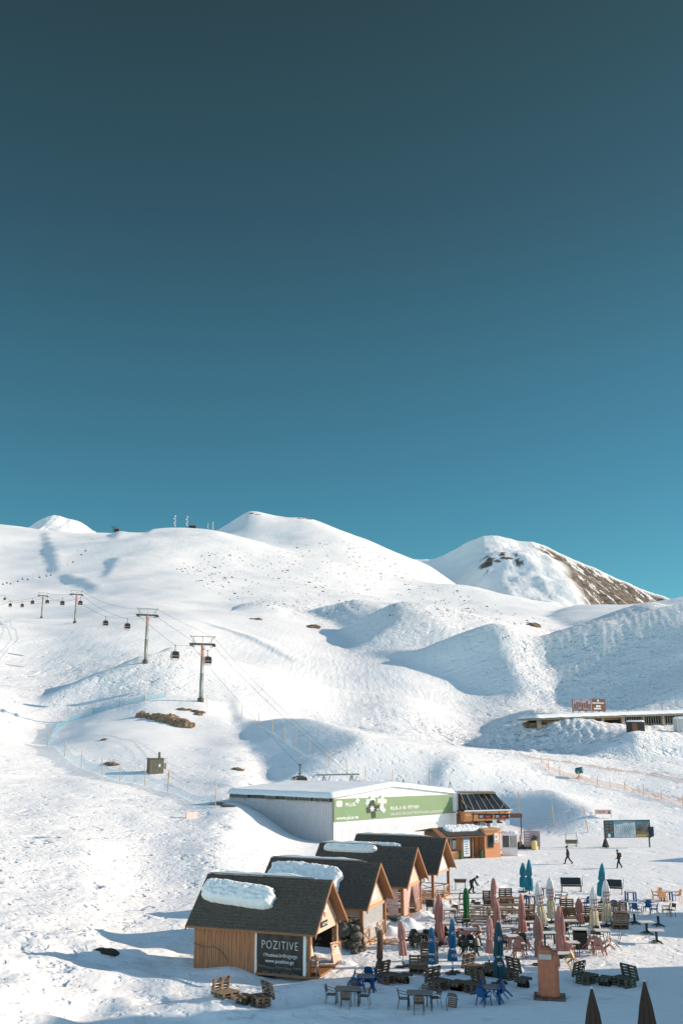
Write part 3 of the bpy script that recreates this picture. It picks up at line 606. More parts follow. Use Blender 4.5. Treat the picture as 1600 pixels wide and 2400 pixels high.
HUTS = []
for i, (a, rz, snow, lab) in enumerate([
    (Vector((1.26, 64.2, 0)), R(-22), [(-0.9, 0.55, 5.3, 2.3, 0.4, -0.12)], 'second gabled cafe hut, thick snow sheet sliding down its shingles and clear plastic front'),
    (Vector((4.37, 73.5, 0)), R(-22), [(-1.2, 0.88, 4.3, 0.7, 0.3, 0.0)], 'third gabled cafe hut, bare dark shingles and pink drapes round the porch'),
    (Vector((7.2, 80.5, 0)), R(-23), [(-1.9, 0.62, 5.0, 1.0, 0.4, 0.0)], 'farthest gabled cafe hut, open timber porch nearest the ticket kiosk')]):
    o = hut_origin(a, rz); HUTS.append((o, rz))
    t, r = hut_shell('cafe_hut', lab, o, rz, snow, 11 + 7 * i)
    for x in (HL / 2, 0.2, -HL / 2):
        for y in (-HW / 2, HW / 2): post(t, x, y, 2.25, 0.2)
    g = MB(); g.box((0, -HW / 2, 2.17), (HL, .12, .16)).box((0, HW / 2, 2.17), (HL, .12, .16)).box((HL / 2, 0, 2.1), (.12, HW, .18)); part('eave_beam', g, WOODL, t)
    g = MB(); g.prism([(-HW / 2, 2.2), (HW / 2, 2.2), (0, 4.25)], (HL / 2 - 0.05, HL / 2), 'x'); gb = part('gable_board', g, PINKBD if i < 2 else CREAM, t)
    if i == 0: part('poster', MB().prism([(-1.1, 2.5), (.7, 2.5), (.2, 3.6), (-.3, 3.8)], (HL / 2 + .003, HL / 2 + .02), 'x'), mat('faded_print', (0.72, 0.76, 0.76), 0.6, 0.12, 3), gb)
    if i == 1:
        part('poster', MB().box((HL / 2 + .01, -.2, 3.0), (.02, .5, .9)), WHITEP, gb)
        part('lamp', MB().lathe([(.05, 0), (.17, .1), (.17, .3), (.05, .42)], 10, (HL / 2 + .35, HW / 2 + .1, 1.95)), WHITEP, t)
    if i == 2: part('poster', MB().prism([(-1.2, 2.4), (1.2, 2.4), (.2, 3.7), (-.2, 3.7)], (HL / 2 + .003, HL / 2 + .02), 'x'), mat('worn_print', (0.78, 0.74, 0.74), 0.6, 0.08, 4), gb)
    g = MB()
    for x in np.arange(-HL / 2, 0.1, 0.16): g.box((float(x) + .08, -HW / 2, 1.1), (.15, .05, 2.1)); 
    for y in np.arange(-HW / 2, HW / 2, 0.16): g.box((-HL / 2, float(y) + .08, 1.1), (.05, .15, 2.1))
    for x in np.arange(-HL / 2, 0.1, 0.16): g.box((float(x) + .08, HW / 2, 1.1), (.15, .05, 2.1))
    g.prism(gable_poly(HW / 2, 2.14, 4.15), (-HL / 2, -HL / 2 + 0.04), 'x'); part('wall', g, WOOD, t)
    part('deck', MB().box((HL / 4, 0, 0.07), (HL / 2 + .3, HW + .2, 0.14)), WOODL, t)
    x_rail(t, (.4, -HW / 2, .1), (HL / 2 - .1, -HW / 2, .1)); x_rail(t, (.4, HW / 2, .1), (HL / 2 - .1, HW / 2, .1)); x_rail(t, (HL / 2, -HW / 2 + .15, .1), (HL / 2, -.7, .1)); x_rail(t, (HL / 2, .8, .1), (HL / 2, HW / 2 - .15, .1))
    if i == 0:
        part('plastic_screen', MB().box((HL / 2 - .04, 0.15, 1.15), (0.012, HW - .5, 1.9)), CLEARP, t)
        part('plastic_screen', MB().box((1.9, HW / 2 - .03, 1.15), (3.0, .012, 1.9)), CLEARP, t)
    if i == 1:
        def dr(x0, y0, x1, y1, topw=1.0, gather=0.35):
            g = MB()
            def fn(u, v):
                pin = 1 - (1 - gather) * math.sin(math.pi * min(1, v * 1.0)) ** 2 * 0.0 - (1 - gather) * (1 - v) * 0.8
                uu = u * pin; w = .06 * math.sin(u * 26)
                return (x0 + (x1 - x0) * uu + w * (y1 - y0) * .5, y0 + (y1 - y0) * uu + w * .6, 0.2 + 1.95 * v)
            g.grid(fn, 40, 10); part('drape', g, DRAPE, t, True)
        dr(HL / 2, -HW / 2 + .1, HL / 2, -.1); dr(HL / 2, HW / 2 - .1, HL / 2, .1); dr(.4, -HW / 2, 1.7, -HW / 2); dr(3.2, -HW / 2, 1.8, -HW / 2); dr(.4, HW / 2, 1.9, HW / 2); dr(3.2, HW / 2, 1.9, HW / 2)

# ================================================================== gondola station
K = Vector((-1.1, 126.0, 0)); dR = Vector((16.9, 13.6, 0)); dL = Vector((-14.3, 11.2, 0)); 
st = thing('gondola_station', 'long white gondola station with a snow covered roof and a green advertising panel', 'lift station', (0, 0, 0))
Wl, Hs = K + dL, 5.45
up = Vector((0, 0, 1))
def wallbox(p, d, z0, z1, th=0.25, inw=None):
    n = (d.normalized().cross(up)); n = n if inw is None else n
    q = p + d; b = MB()
    P8 = [p + up * z0, q + up * z0, q - n * th + up * z0, p - n * th + up * z0, p + up * z1, q + up * z1, q - n * th + up * z1, p - n * th + up * z1]
    return b.add(P8, [(0,3,2,1),(4,5,6,7),(0,1,5,4),(1,2,6,5),(2,3,7,6),(3,0,4,7)])
nR = dR.normalized().cross(up); nL = -dL.normalized().cross(up)
hR = [(0, -1), (1, -1)]
# right wall: low gable top
b = MB(); N = 2; top = [Hs, Hs + 1.15, Hs - 0.15]
pts = [K, K + dR * 0.47, K + dR]; vs = []
for p, zt in zip(pts, top): vs += [p - up * 1, p + up * zt, p - nR * .3 - up * 1, p - nR * .3 + up * zt]
b.add(vs, [(0,4,5,1),(4,8,9,5),(2,3,7,6),(6,7,11,10),(1,5,7,3),(5,9,11,7),(8,10,11,9),(0,1,3,2)])
wr = part('wall', b, WHITEM, st)
b = MB(); n_ = 58
for k in range(n_ + 1):
    p = K + dR * (k / n_) + nR * 0.012; b.bar(p - up * 1, p + up * 1.9, .022)
part('seam', b, GREYCLAD, wr)
b = wallbox(K, dL, -1, Hs - 0.55, -0.25); wl_ = part('wall', b, GREYCLAD, st)
b = MB()
for k in range(40):
    p = K + dL * ((k + .5) / 40) + nL * 0.03; b.bar(p - up * 1, p + up * (Hs - 0.62), .05)
part('seam', b, GREYCLAD, wl_)
# strip of small windows under the left eave
b = MB(); b.add(*(lambda q: (q.v, q.f))(wallbox(K + nL * .02 + dL * .005, dL * .99, Hs - 0.52, Hs - 0.02, -0.2))); part('eave_band', b, DSTEEL, st)
for (a, c) in ((0.02, 0.09), (0.1, 0.16), (0.19, 0.31), (0.33, 0.42), (0.52, 0.62), (0.80, 0.9), (0.91, 0.98)):
    b = MB(); p, q = K + dL * a + nL * .27, K + dL * c + nL * .27
    b.bar(p + up * (Hs - .1), q + up * (Hs - .1), .07).bar(p + up * (Hs - .48), q + up * (Hs - .48), .07).bar(p + up * (Hs - .5), p + up * (Hs - .08), .07).bar(q + up * (Hs - .5), q + up * (Hs - .08), .07)
    w_ = part('window', b, STEEL, st); part('pane', MB().bar(p + up * (Hs - .29) - nL * .03, q + up * (Hs - .29) - nL * .03, .03, .3), GLASSD, w_)
# roof with a thick rounded snow cover: ridge from the middle of the right wall to the middle of the far wall
c0 = Wl + dR
def rf(u, v):                                          # u along the right wall, v along the left wall
    p = K + dR * (u * 1.02 - 0.01) + dL * (v * 1.03 - 0.015)
    zr = np.interp(u, [0, .47, 1], [0, 1.15, -.15]) * (1 - 0.25 * v)
    e = min(u * 21.6, (1 - u) * 21.6, v * 50, (1 - v) * 18); th = 0.62 * math.sqrt(max(0, 1 - (1 - min(1, max(e, 0) / 0.55)) ** 2))
    return p + nL * (0.35 * (1 - min(1, u * 8))) + up * (Hs + zr - 0.02 + th + 0.05 * float(perlin(np.array(u * 9), np.array(v * 7), 4)))
b = MB().grid(rf, 60, 40); part('roof_snow', b, CAPSNOW, st, True)
b = MB()
for u_ in (0.0, 1.0):
    pass
def rf2(u, v):
    p = K + dR * u + dL * v; return p + up * (Hs + np.interp(u, [0, .47, 1], [0, 1.15, -.15]) * (1 - .25 * v) - 0.06)
part('roof', MB().grid(rf2, 12, 3), WHITEM, st)
# corner trims
b = MB(); b.bar(K + nR * .05 - up, K + nR * .05 + up * (Hs), .14); part('corner_trim', b, STEEL, st)
b = MB(); b.bar(K + dR + nR * .06 - up, K + dR + nR * .06 + up * (Hs + .1), .55, .3); part('corner_trim', b, WHITEM, st)
# green panel with print
xr = dR.normalized(); LR = dR.length
def pr(u, z, off=0.0): return K + xr * u + up * z + nR * (0.05 + off)
pz0, pz1 = 2.55, 5.30
b = MB(); b.add([pr(.12, pz0), pr(LR - .6, pz0 + .18), pr(LR - .6, pz1 - .12), pr(.12, pz1), pr(.12, pz0, .06), pr(LR - .6, pz0 + .18, .06), pr(LR - .6, pz1 - .12, .06), pr(.12, pz1, .06)], [(0,3,2,1),(4,5,6,7),(0,1,5,4),(1,2,6,5),(2,3,7,6),(3,0,4,7)])
pan = part('advertising_panel', b, GREEN, st)
def rrect(u, z, w, h, r, off=0.075, rot=0.0, n=5):
    pts = []
    for (sx, sz, a0) in ((1, 1, 0), (-1, 1, 90), (-1, -1, 180), (1, -1, 270)):
        for k in range(n + 1):
            a = R(a0 + 90 * k / n); x, z_ = sx * (w / 2 - r) + r * math.cos(a), sz * (h / 2 - r) + r * math.sin(a)
            x, z_ = x * math.cos(rot) - z_ * math.sin(rot), x * math.sin(rot) + z_ * math.cos(rot)
            pts.append((u + x, z + z_))
    return pts
def face(m, outl, name='print', off=0.07):
    b = MB(); n = len(outl); b.add([pr(x, z, off) for x, z in outl] + [pr(x, z, off + .008) for x, z in outl], [tuple(range(n - 1, -1, -1)), tuple(range(n, 2 * n))] + [(i, (i + 1) % n, n + (i + 1) % n, n + i) for i in range(n)])
    return part(name, b, m, pan)
def plus(u, z, s_, m, rot=0.0, off=0.07, name='print'):
    k = 0.33; o = []
    for (x, y) in ((k, 1), (-k, 1), (-k, k), (-1, k), (-1, -k), (-k, -k), (-k, -1), (k, -1), (k, -k), (1, -k), (1, k), (k, k)):
        x, y = x * s_, y * s_; o.append((u + x * math.cos(rot) - y * math.sin(rot), z + x * math.sin(rot) + y * math.cos(rot)))
    return face(m, o, name, off)
def star(u, z, s_, m, off=0.085, n=8):
    face(m, [(u + s_ * (1 if k % 2 == 0 else .35) * math.cos(math.pi * k / n), z + s_ * (1 if k % 2 == 0 else .35) * math.sin(math.pi * k / n)) for k in range(2 * n)], 'print', off)
face(WHITEP, rrect(0.95, 4.72, .95, .72, .22), 'emblem'); face(PALEPINK, rrect(.95, 4.66, .55, .38, .16, rot=.1), 'emblem', .085)
letters(pan, 'PLUS', .62, pr(1.95, 4.35, .075), xr, up, WHITEP, maxw=1.62, bold=.012)
plus(3.95, 4.98, .34, WHITEP, .15)
letters(pan, 'www.plus.ge', .62, pr(.5, 2.78, .075), xr, up, WHITEP, maxw=3.6, bold=.012)
plus(6.35, 4.95, .58, WHITEP, .1); plus(5.65, 4.75, .42, mat('pale_green_print', (.55, .72, .6), .6, .1), .5); plus(8.15, 4.78, .78, CREAM, -.1); plus(7.9, 3.9, .3, WHITEP, .3); plus(8.35, 3.65, .36, WHITEP, .1, .09)
plus(6.55, 3.85, 1.12, DGREEN, .12, .078); plus(6.35, 4.0, .72, DGREEN, .7, .082); star(6.4, 3.9, .5, WHITEP, .092); star(5.55, 4.55, .26, WHITEP, .09, 6); star(7.35, 3.75, .2, WHITEP, .092, 6); star(8.25, 3.6, .28, WHITEP, .099, 6)
letters(pan, 'PLUS ᲙᲐᲢᲐᲚᲝᲒᲘ', .55, pr(9.55, 3.62, .075), xr, up, WHITEP, maxw=5.1, bold=.012)
letters(pan, '300-ᲛᲓᲔ ᲛᲠᲐᲕᲐᲚᲤᲔᲠᲝᲕᲐᲜᲘ ᲡᲐᲩᲣᲥᲐᲠᲘ', .42, pr(9.55, 2.92, .075), xr, up, WHITEP, maxw=9.6)
# glazed drive housing beyond the right wall: dark window band over a rounded orange shell
E = Vector((16.4, 139.6, 0)); ex = Vector((1, 0.36, 0)).normalized(); ey = Vector((-0.36, 1, 0)).normalized()
def eb(x, y, z): return E + ex * x + ey * y + up * z
def loft(secs, close=True):
    b = MB(); n = len(secs[0]); vs = [p for s_ in secs for p in s_]; fs = []
    for i in range(len(secs) - 1):
        for k in range(n if close else n - 1): fs.append((i * n + k, i * n + (k + 1) % n, (i + 1) * n + (k + 1) % n, (i + 1) * n + k))
    fs += [tuple(range(n)), tuple(range(len(secs) * n - 1, (len(secs) - 1) * n - 1, -1))]
    return b.add(vs, fs)
def shell(x, k, z0, z1, y0=-1.2, y1=3.4): return [eb(x, y0 + .1 * (1 - k), z0 + (1 - k) * .3), eb(x, y0 - .35 * k, z0 + .35), eb(x, y0 - .5 * k, z0 + .8), eb(x, y0 - .4 * k, z1), eb(x, y1, z1), eb(x, y1, z0)]
part('shell', loft([shell(0, 1, 1.62, 2.95), shell(6.2, 1, 1.62, 2.95), shell(6.9, .8, 1.8, 2.95), shell(7.25, .4, 2.1, 2.95)]), ORANGEW, st)
b = MB()
for x in (1.3, 3.3, 5.3, 6.3): b.tube([eb(x, -1.22, 1.60), eb(x, -1.57, 1.98), eb(x, -1.73, 2.45), eb(x, -1.63, 2.95)], .05, 6)
part('shell_rib', b, BROWNW, st)
b = MB(); b.bar(eb(-.1, -1.72, 3.05), eb(7.3, -1.72, 3.05), .14, .16).bar(eb(7.3, -1.72, 3.05), eb(7.4, 3, 3.05), .14, .16); part('rail', b, WHITEM, st)
hood = [[eb(x0, -1.6, 3.12), eb(x0 * 0 + x1, -.5, 5.25), eb(x1, 2.6, 5.25), eb(x0, 3.4, 3.12)] for x0, x1 in ((-.1, -.1), (7.15, 5.35))]
gl = part('window_band', loft(hood), GLASSD, st)
b = MB()
for k in range(7):
    x = k * 1.06; xt = x * (5.35 / 6.36) * 1.0; b.bar(eb(x + .35, -1.64, 3.12), eb(xt, -.54, 5.27), .07)
b.bar(eb(-.1, -.54, 5.28), eb(5.5, -.54, 5.28), .16).bar(eb(.35, -1.63, 3.5), eb(-.1, -1.0, 4.4), .06).bar(eb(-.05, -1.2, 4.1), eb(1.3, -1.66, 3.2), .06).bar(eb(5.6, -1.62, 3.2), eb(6.5, -1.1, 4.1), .06)
part('glazing_bar', b, CONC, gl)
part('roof_edge', MB().box(eb(2.6, .9, 5.42), (5.9, 3.3, .12)), CONC, st)
b = MB(); b.prism([(-.5, -1), (2.0, -1), (3.6, .4), (1.6, 1.7), (-.5, 2.6)], (0, 3.5), 'y'); me_ = b.mesh('base', BROWNW)
for v in me_.vertices: v.co = eb(v.co.x, v.co.y - .2, v.co.z)
link('base', me_, st)
part('soffit', MB().box(eb(3.4, 1.2, 1.35), (6.4, 3.6, .12)), CONCD, st)
part('machinery', MB().box(eb(3.2, 2.4, .9), (2.8, .6, 1.3)).bar(eb(2.6, .2, .8), eb(3.0, .2, 1.7), .3).bar(eb(3.4, .2, .6), eb(4.4, .4, 1.5), .2).box(eb(4.6, .3, 1.0), (.5, .3, .5)), STEEL, st)
# steel on the station roof: the cable portal, small tripods, rails
b = MB(); pc = K + dR * .55 + dL * .6 + up * (Hs + .9)
ax = Vector((1, 0.05, 0)); 
for sx in (-2.2, 1.6):
    q = pc + ax * sx; b.bar(q + ax * -.35 + up * -0.6, q + ax * .1 + up * 1.35, .14).bar(q + ax * .9 - up * .6, q + ax * .1 + up * 1.3, .12).bar(q + ax * .2 - up * .6, q + ax * 1.0 + up * 1.3, .1)
b.bar(pc + ax * -3.1 + up * 1.42, pc + ax * 2.9 + up * 1.52, .24, .2).bar(pc + ax * -2.4 - up * .45, pc + ax * 2.9 - up * .45, .2)
part('cable_portal', b, STEEL, st)
for (u_, v_) in ((.60, .55), (.86, .35), (.95, .3), (1.06, .12)):
    q = K + dR * u_ + dL * v_ + up * (Hs + np.interp(u_, [0, .47, 1, 1.2], [0, 1.15, -.15, -.2]) + .35)
    b = MB(); b.bar(q, q + Vector((.35, 0, 1.15)), .06).bar(q + Vector((.75, 0, 0)), q + Vector((.35, 0, 1.15)), .06).bar(q + Vector((.4, .5, 0)), q + Vector((.35, 0, 1.15)), .05)
    part('roof_tripod', b, DSTEEL, st)
q = K + dR * .64 + dL * .6 + up * (Hs + 1.2); part('roof_rail', MB().tube([q, q + Vector((1.2, .1, .25)), q + Vector((2.4, .2, .1)), q + Vector((3.4, .2, -.15))], .08, 6), REDP, st)
q = K + dR * .72 + dL * .5 + up * (Hs + .6); part('roof_rail', MB().bar(q, q + Vector((7.5, 1, -.35)), .12), STEEL, st)
# floodlight arm on the right corner
q = K + dR + nR * .35 + up * 2.9; b = MB(); b.bar(q, q + nR * .5 - xr * .4 + up * .2, .08).box(q + nR * .6 - xr * 1.2 + up * .0, (.5, .2, .14), rz=.5).box(q + nR * .6 + xr * .3 + up * .3, (.5, .2, .14), rz=.5).bar(q + nR * .55 - xr * 1.3 - up * .05, q + nR * .55 + xr * .5 + up * .35, .06); part('floodlight', b, DSTEEL, st)

# turnstile canopy with two price boards right of the kiosk, below the drive housing
gp = flat(1205, 1993); gq = Vector((20.2, 131.0, 0))
cn = thing('entry_canopy', 'dark steel entry canopy with black and red price boards over the gates', 'canopy', gq, R(3))
part('roof_beam', MB().box((0, 0, 3.15), (6.6, .9, .12)), DSTEEL, cn)
for x in (-3.1, 3.2): part('post', MB().box((x, 0, 1.55), (.12, .12, 3.1)), DSTEEL, cn)
for x in (-1.55, .55):
    pb = part('price_board', MB().box((x, -.5, 2.9), (1.9, .08, .55)), BANNER, cn)
    part('print', MB().box((x + .3, -.55, 2.95), (.8, .02, .16)).box((x + .2, -.55, 2.75), (.9, .02, .08)), mat('red_print', (.6, .05, .06), .6, .1), pb); part('print', MB().box((x - .55, -.55, 2.95), (.5, .02, .1)).box((x - .55, -.55, 2.78), (.4, .02, .06)).box((x + .3, -.552, 2.87), (.3, .02, .03)), WHITEP, pb)
part('price_board', MB().box((2.45, -.5, 2.95), (1.6, .08, .5)), BROWNW, cn)
for x in (-.35, 1.35): part('notice', MB().box((x, -.4, 2.1), (.55, .03, .75)), WHITEP, cn)
part('gate', MB().box((-1.9, -.1, 1.9), (.7, .3, .6)).box((-1.9, -.1, 1.0), (.2, .2, 2)).bar((-2.8, 0, 1.2), (-1.2, 0, 1.9), .1).bar((-1.4, 0, .9), (3.1, 0, .9), .06), STEEL, cn)
lb = thing('poster_wall', 'mauve poster board beside the yellow barrel, pale print on it', 'poster board', flat(1247, 1992.5), R(-4))
part('panel', MB().box((0, 0, 1.25), (1.9, .08, 1.75)), mat('mauve_print', (.40, .29, .31), .6, .12, 2), lb)
part('post', MB().box((-.8, 0.08, .7), (.1, .08, 1.5)), DSTEEL, lb); part('post', MB().box((.8, .08, .7), (.1, .08, 1.5)), DSTEEL, lb)
part('print', MB().box((-.55, -.05, 1.85), (.5, .02, .1)).box((-.6, -.05, 1.55), (.5, .02, .08)).box((-.6, -.05, 1.25), (.6, .02, .05)).box((-.6, -.05, 1.0), (.5, .02, .05)), WHITEP, lb)
b = MB().lathe([(.05, 0), (.32, .05), (.34, .5), (.32, 1.0), (.22, 1.08)], 14); bl = flat(1252, 1993)
yb_ = thing('barrel', 'yellow barrel topped with dark scrap in front of the mauve poster board', 'barrel', bl)
part('body', b, mat('yellow_paint', (.72, .58, .22), .5, .12), yb_); part('scrap', MB().bar((-.3, 0, 1.0), (.2, 0, 1.5), .2).bar((.3, 0, 1.0), (-.1, .1, 1.6), .16).box((0, 0, 1.2), (.5, .3, .2)).bar((.1, 0, 1.1), (.45, 0, 1.45), .1), DSTEEL, yb_)
b = MB().tube([(0, 0, 0), (0, 0, 1.15), (0, 0, 1.3)], [.14, .14, .06], 10); gc = thing('gas_cylinder', 'rust red gas cylinder between the white booth and the gates', 'gas cylinder', flat(1220, 1985)); part('body', b, REDP, gc, True); part('valve', MB().tube([(0, 0, 1.3), (0, 0, 1.42)], .05, 6), STEEL, gc)
b = MB()
for k in range(7): b.add([], []); b.box((-1.5 + .42 * k, .12 * (k % 2), .28 + .08 * (k % 3)), (.4, .35, .5 + .16 * (k % 3)), rz=.2 * k)
single('rubble_heap', b, ROCKG, 'low grey heap of crates and rubble below the entry canopy', 'rubble', flat(1232, 1991))

# ================================================================== ticket kiosk
kp = flat(1055, 2015.5); kx = Vector((1, 0.02, 0)).normalized()
kk_ = thing('ticket_kiosk', 'orange timber ticket kiosk with a tiled snow topped roof and flat roofed annex', 'kiosk', kp, R(22))
W_, D_, e_ = 4.15, 5.2, 2.45
g = MB(); g.box((W_ / 2, 1.0 + D_ / 2, 1.2), (W_, D_, 2.4)); part('wall', g, KIOSKW, kk_)
for x in (.08, 1.45, 2.78, W_ - .1): part('post', MB().box((x, 0.02, 1.18), (.16, .16, 2.36)), WOODD, kk_)
part('porch_rail', MB().box((.77, .02, .4), (1.2, .08, .8)), KIOSKW, kk_)
part('porch_beam', MB().box((W_ / 2, .02, 2.42), (W_ + .1, .2, .12)), WOODD, kk_)
# side gable and roof: ridge runs left to right, tiled slope faces the plaza
g = MB(); rows = 9
for k in range(rows):
    a, c = k / rows, min(1, (k + 1.3) / rows); y0, z0, y1, z1 = -.35 + 2.3 * a, 2.38 + .78 * a, -.35 + 2.3 * c, 2.38 + .78 * c
    for j in range(26):
        x0, x1 = -.35 + (W_ + .6) * j / 26, -.35 + (W_ + .6) * (j + 1) / 26; xm = (x0 + x1) / 2
        x0s, x1s = x0 + .5 * a, x1 + .0; 
        g.add([(x0, y0, z0 + .04), (xm, y0, z0 + .10), (x1, y0, z0 + .04), (x1, y1, z1), (xm, y1, z1 + .06), (x0, y1, z1)], [(0, 1, 4, 5), (1, 2, 3, 4)])
ro = part('roof', g, TILE, kk_, fix=False)
g = MB(); g.prism([(-.35, 2.34), (1.95, 3.14), (D_ + .9, 2.5), (D_ + .9, 2.42), (1.95, 3.05), (-.35, 2.28)], (-1.2, W_ + .3), 'x'); part('roof_boards', g, WOODD, ro)
g = MB(); g.prism([(.2, 2.3), (1.95, 3.05), (D_ + .7, 2.4), (D_ + .7, 0), (1.0, 0), (1.0, 2.3)], (-.05, 0.02), 'x'); part('wall', g, BROWNW, kk_)
Mk = Matrix.Translation((2.1, 1.35, 2.98)) @ Matrix.Rotation(R(16), 4, 'X'); part('snow_cap', slab(4.2, 1.5, .3, Mk, 61), CAPSNOW, ro, True)
for (x, w) in ((.72, .95),):
    wd = part('window', MB().box((x, .98, 1.5), (w + .12, .06, 1.2)), WHITEM, kk_); part('pane', MB().box((x, .94, 1.5), (w, .04, 1.08)), GLASST, wd); part('poster', MB().box((x + .28, .91, 1.4), (.4, .02, .9)), WHITEP, wd)
    part('sill', MB().box((x, .93, .86), (w + .2, .14, .06)), WOODD, wd)
dd = part('door', MB().box((3.15, .96, 1.03), (.85, .08, 2.05)), WOODD, kk_); part('door_frame', MB().box((2.68, .95, 1.05), (.08, .12, 2.1)).box((3.62, .95, 1.05), (.08, .12, 2.1)).box((3.15, .95, 2.13), (1.02, .12, .08)), WOODL, dd); part('handle', MB().box((2.85, .89, 1.0), (.05, .06, .16)), STEEL, dd)
ps = part('price_poster', MB().box((2.0, -.06, 1.12), (.78, .04, 1.75)), WHITEP, kk_); g = MB()
for k in range(6): g.box((1.95 + .05 * (k % 2), -.085, 1.75 - .24 * k), (.5 - .06 * (k % 3), .01, .09))
part('print', g, mat('blue_print', (.16, .25, .34), .6, .2), ps); part('print', MB().box((2.0, -.07, 2.12), (.84, .04, .3)), mat('blue_header', (.10, .20, .34), .6, .1), ps)
# annex
g = MB(); g.box((W_ + 1.02, 1.1, 1.45), (1.95, 2.6, 2.9)); ann = part('annex', g, KIOSKW, kk_)
part('annex_roof', MB().box((W_ + 1.0, 1.05, 2.97), (2.2, 2.9, .14)), WOODL, ann); part('snow_cap', slab(1.7, 1.6, .14, Matrix.Translation((W_ + .5, 1.9, 3.04)), 64), CAPSNOW, ann, True)
wd = part('window', MB().box((W_ + .75, -.21, 1.72), (.8, .06, 1.42)), WOODD, kk_); part('pane', MB().box((W_ + .75, -.25, 1.72), (.62, .04, 1.22)), GLASSD, wd)
sg = part('box_sign', MB().box((W_ + 1.45, -.27, 2.05), (.5, .16, .95)), WHITEP, kk_); part('emblem', MB().prism([(W_ + 1.3, 2.3), (W_ + 1.6, 2.3), (W_ + 1.45, 2.0)], (-.37, -.36), 'y'), mat('orange_print', (.7, .25, .05), .6, .1), sg); part('print', MB().box((W_ + 1.45, -.357, 1.8), (.3, .01, .06)).box((W_ + 1.45, -.357, 1.7), (.36, .01, .04)), GREYT, sg)
BIN = Kind(lambda: (lambda t: (part('body', MB().lathe([(.14, 0), (.18, .75), (.19, .78), (.15, .79)], 10), mat('green_plastic', (.03, .10, .03), .5, .2), t), part('lid', MB().lathe([(.2, .78), (.19, .86), (.05, .92)], 10), mat('dark_green_lid', (.02, .06, .02), .5, .1), t), t)[-1])(thing('litter_bin', '', 'bin')))
Mr = Matrix.Rotation(R(22), 3, 'Z')
BIN.put(kp + Mr @ Vector((1.2, -.15, 0)), 0, 'slim green bin at the post left of the price poster on the kiosk', 'green bins in front of the ticket kiosk')
BIN.put(kp + Mr @ Vector((3.75, -.1, 0)), 0, 'slim green bin beside the brown kiosk door', 'green bins in front of the ticket kiosk')
# white booth
bo = thing('ticket_booth', 'small white glazed booth standing right of the orange kiosk', 'booth', flat(1195, 2007), R(-8))
g = MB(); g.box((0, .8, .4), (1.65, 1.6, .8)); part('body', g, WHITEM, bo)
g = MB()
for x in (-.8, -.02, .8): g.box((x, 0, 1.3), (.07, .07, 1.9)); g.box((x, 1.6, 1.3), (.07, .07, 1.9))
g.box((0, 0, 2.2), (1.7, .08, .1)).box((0, 0, .86), (1.7, .08, .08)); part('frame', g, WHITEM, bo)
part('pane', MB().box((-.41, .02, 1.5), (.7, .02, 1.3)), GLASST, bo); part('pane', MB().box((.39, .02, 1.5), (.72, .02, 1.3)), mat('hazy_glass', (.35, .36, .34), .2, .2, 3), bo)
part('pane', MB().box((.8, .8, 1.5), (.02, 1.5, 1.3)), GLASST, bo); part('back_wall', MB().box((0, 1.62, 1.3), (1.65, .04, 1.9)), WHITEM, bo)
part('roof', MB().box((0, .8, 2.32), (1.9, 1.9, .14)), WHITEM, bo); part('snow_cap', slab(1.8, 1.8, .16, Matrix.Translation((0, .8, 2.39)), 67), CAPSNOW, bo, True)
# ================================================================== buildings beyond the right edge that shade the plaza
LODGE = mat('render_wall', (0.55, 0.50, 0.43), 0.9, 0.08, 1)
def lodge(loc, lx, ly, ez, rz_, label, storeys=2):
    t = thing('lodge', label, 'lodge', loc)
    part('wall', MB().prism([(-ly / 2, -1), (ly / 2, -1), (ly / 2, ez), (0, rz_ - .2), (-ly / 2, ez)], (-lx / 2, lx / 2), 'x'), LODGE, t)
    part('roof', MB().prism([(-ly / 2 - .3, ez - .15), (0, rz_ - .1), (ly / 2 + .3, ez - .15), (ly / 2 + .3, ez + .05), (0, rz_ + .1), (-ly / 2 - .3, ez + .05)], (-lx / 2 - .4, lx / 2 + .4), 'x'), SHINGLE, t)
    for s_ in range(storeys):
        for k in range(3):
            w = part('window', MB().box((-lx / 2 - .02, (k - 1) * ly / 3.4, 1.6 + 2.6 * s_), (.08, 1.1, 1.3)), WOODD, t); part('pane', MB().box((-lx / 2 - .06, (k - 1) * ly / 3.4, 1.6 + 2.6 * s_), (.03, .9, 1.1)), GLASST, w)
    return t
lodge(Vector((45, 74.0, 0)), 10, 9.6, 6.0, 9.2, 'gabled lodge just beyond the right edge of the plaza')
lodge(Vector((60, 111.4, 0)), 10, 6.5, 5.6, 8.3, 'smaller gabled lodge beyond the right edge behind the map board')
ht = thing('hotel', 'stepped hotel block beyond the right edge of the plaza', 'hotel', (40, 0, 0))
for (y0, y1, h) in ((30, 56.4, 20.2), (56.4, 62.4, 16.6)):
    part('wall', MB().box((7, (y0 + y1) / 2, h / 2 - .5), (14, y1 - y0, h + 1)), LODGE, ht)
    part('roof', MB().box((7, (y0 + y1) / 2, h + .12), (14.3, y1 - y0 - .02, .22)), SHINGLE, ht)
    for s_ in range(int(h // 3)):
        for k in range(max(1, int((y1 - y0) // 3.2))):
            w = part('window', MB().box((-.02, y0 + 1.8 + 3.2 * k, 1.6 + 3 * s_), (.08, 1.5, 1.5)), WOODD, ht); part('pane', MB().box((-.06, y0 + 1.8 + 3.2 * k, 1.6 + 3 * s_), (.03, 1.3, 1.3)), GLASST, w)

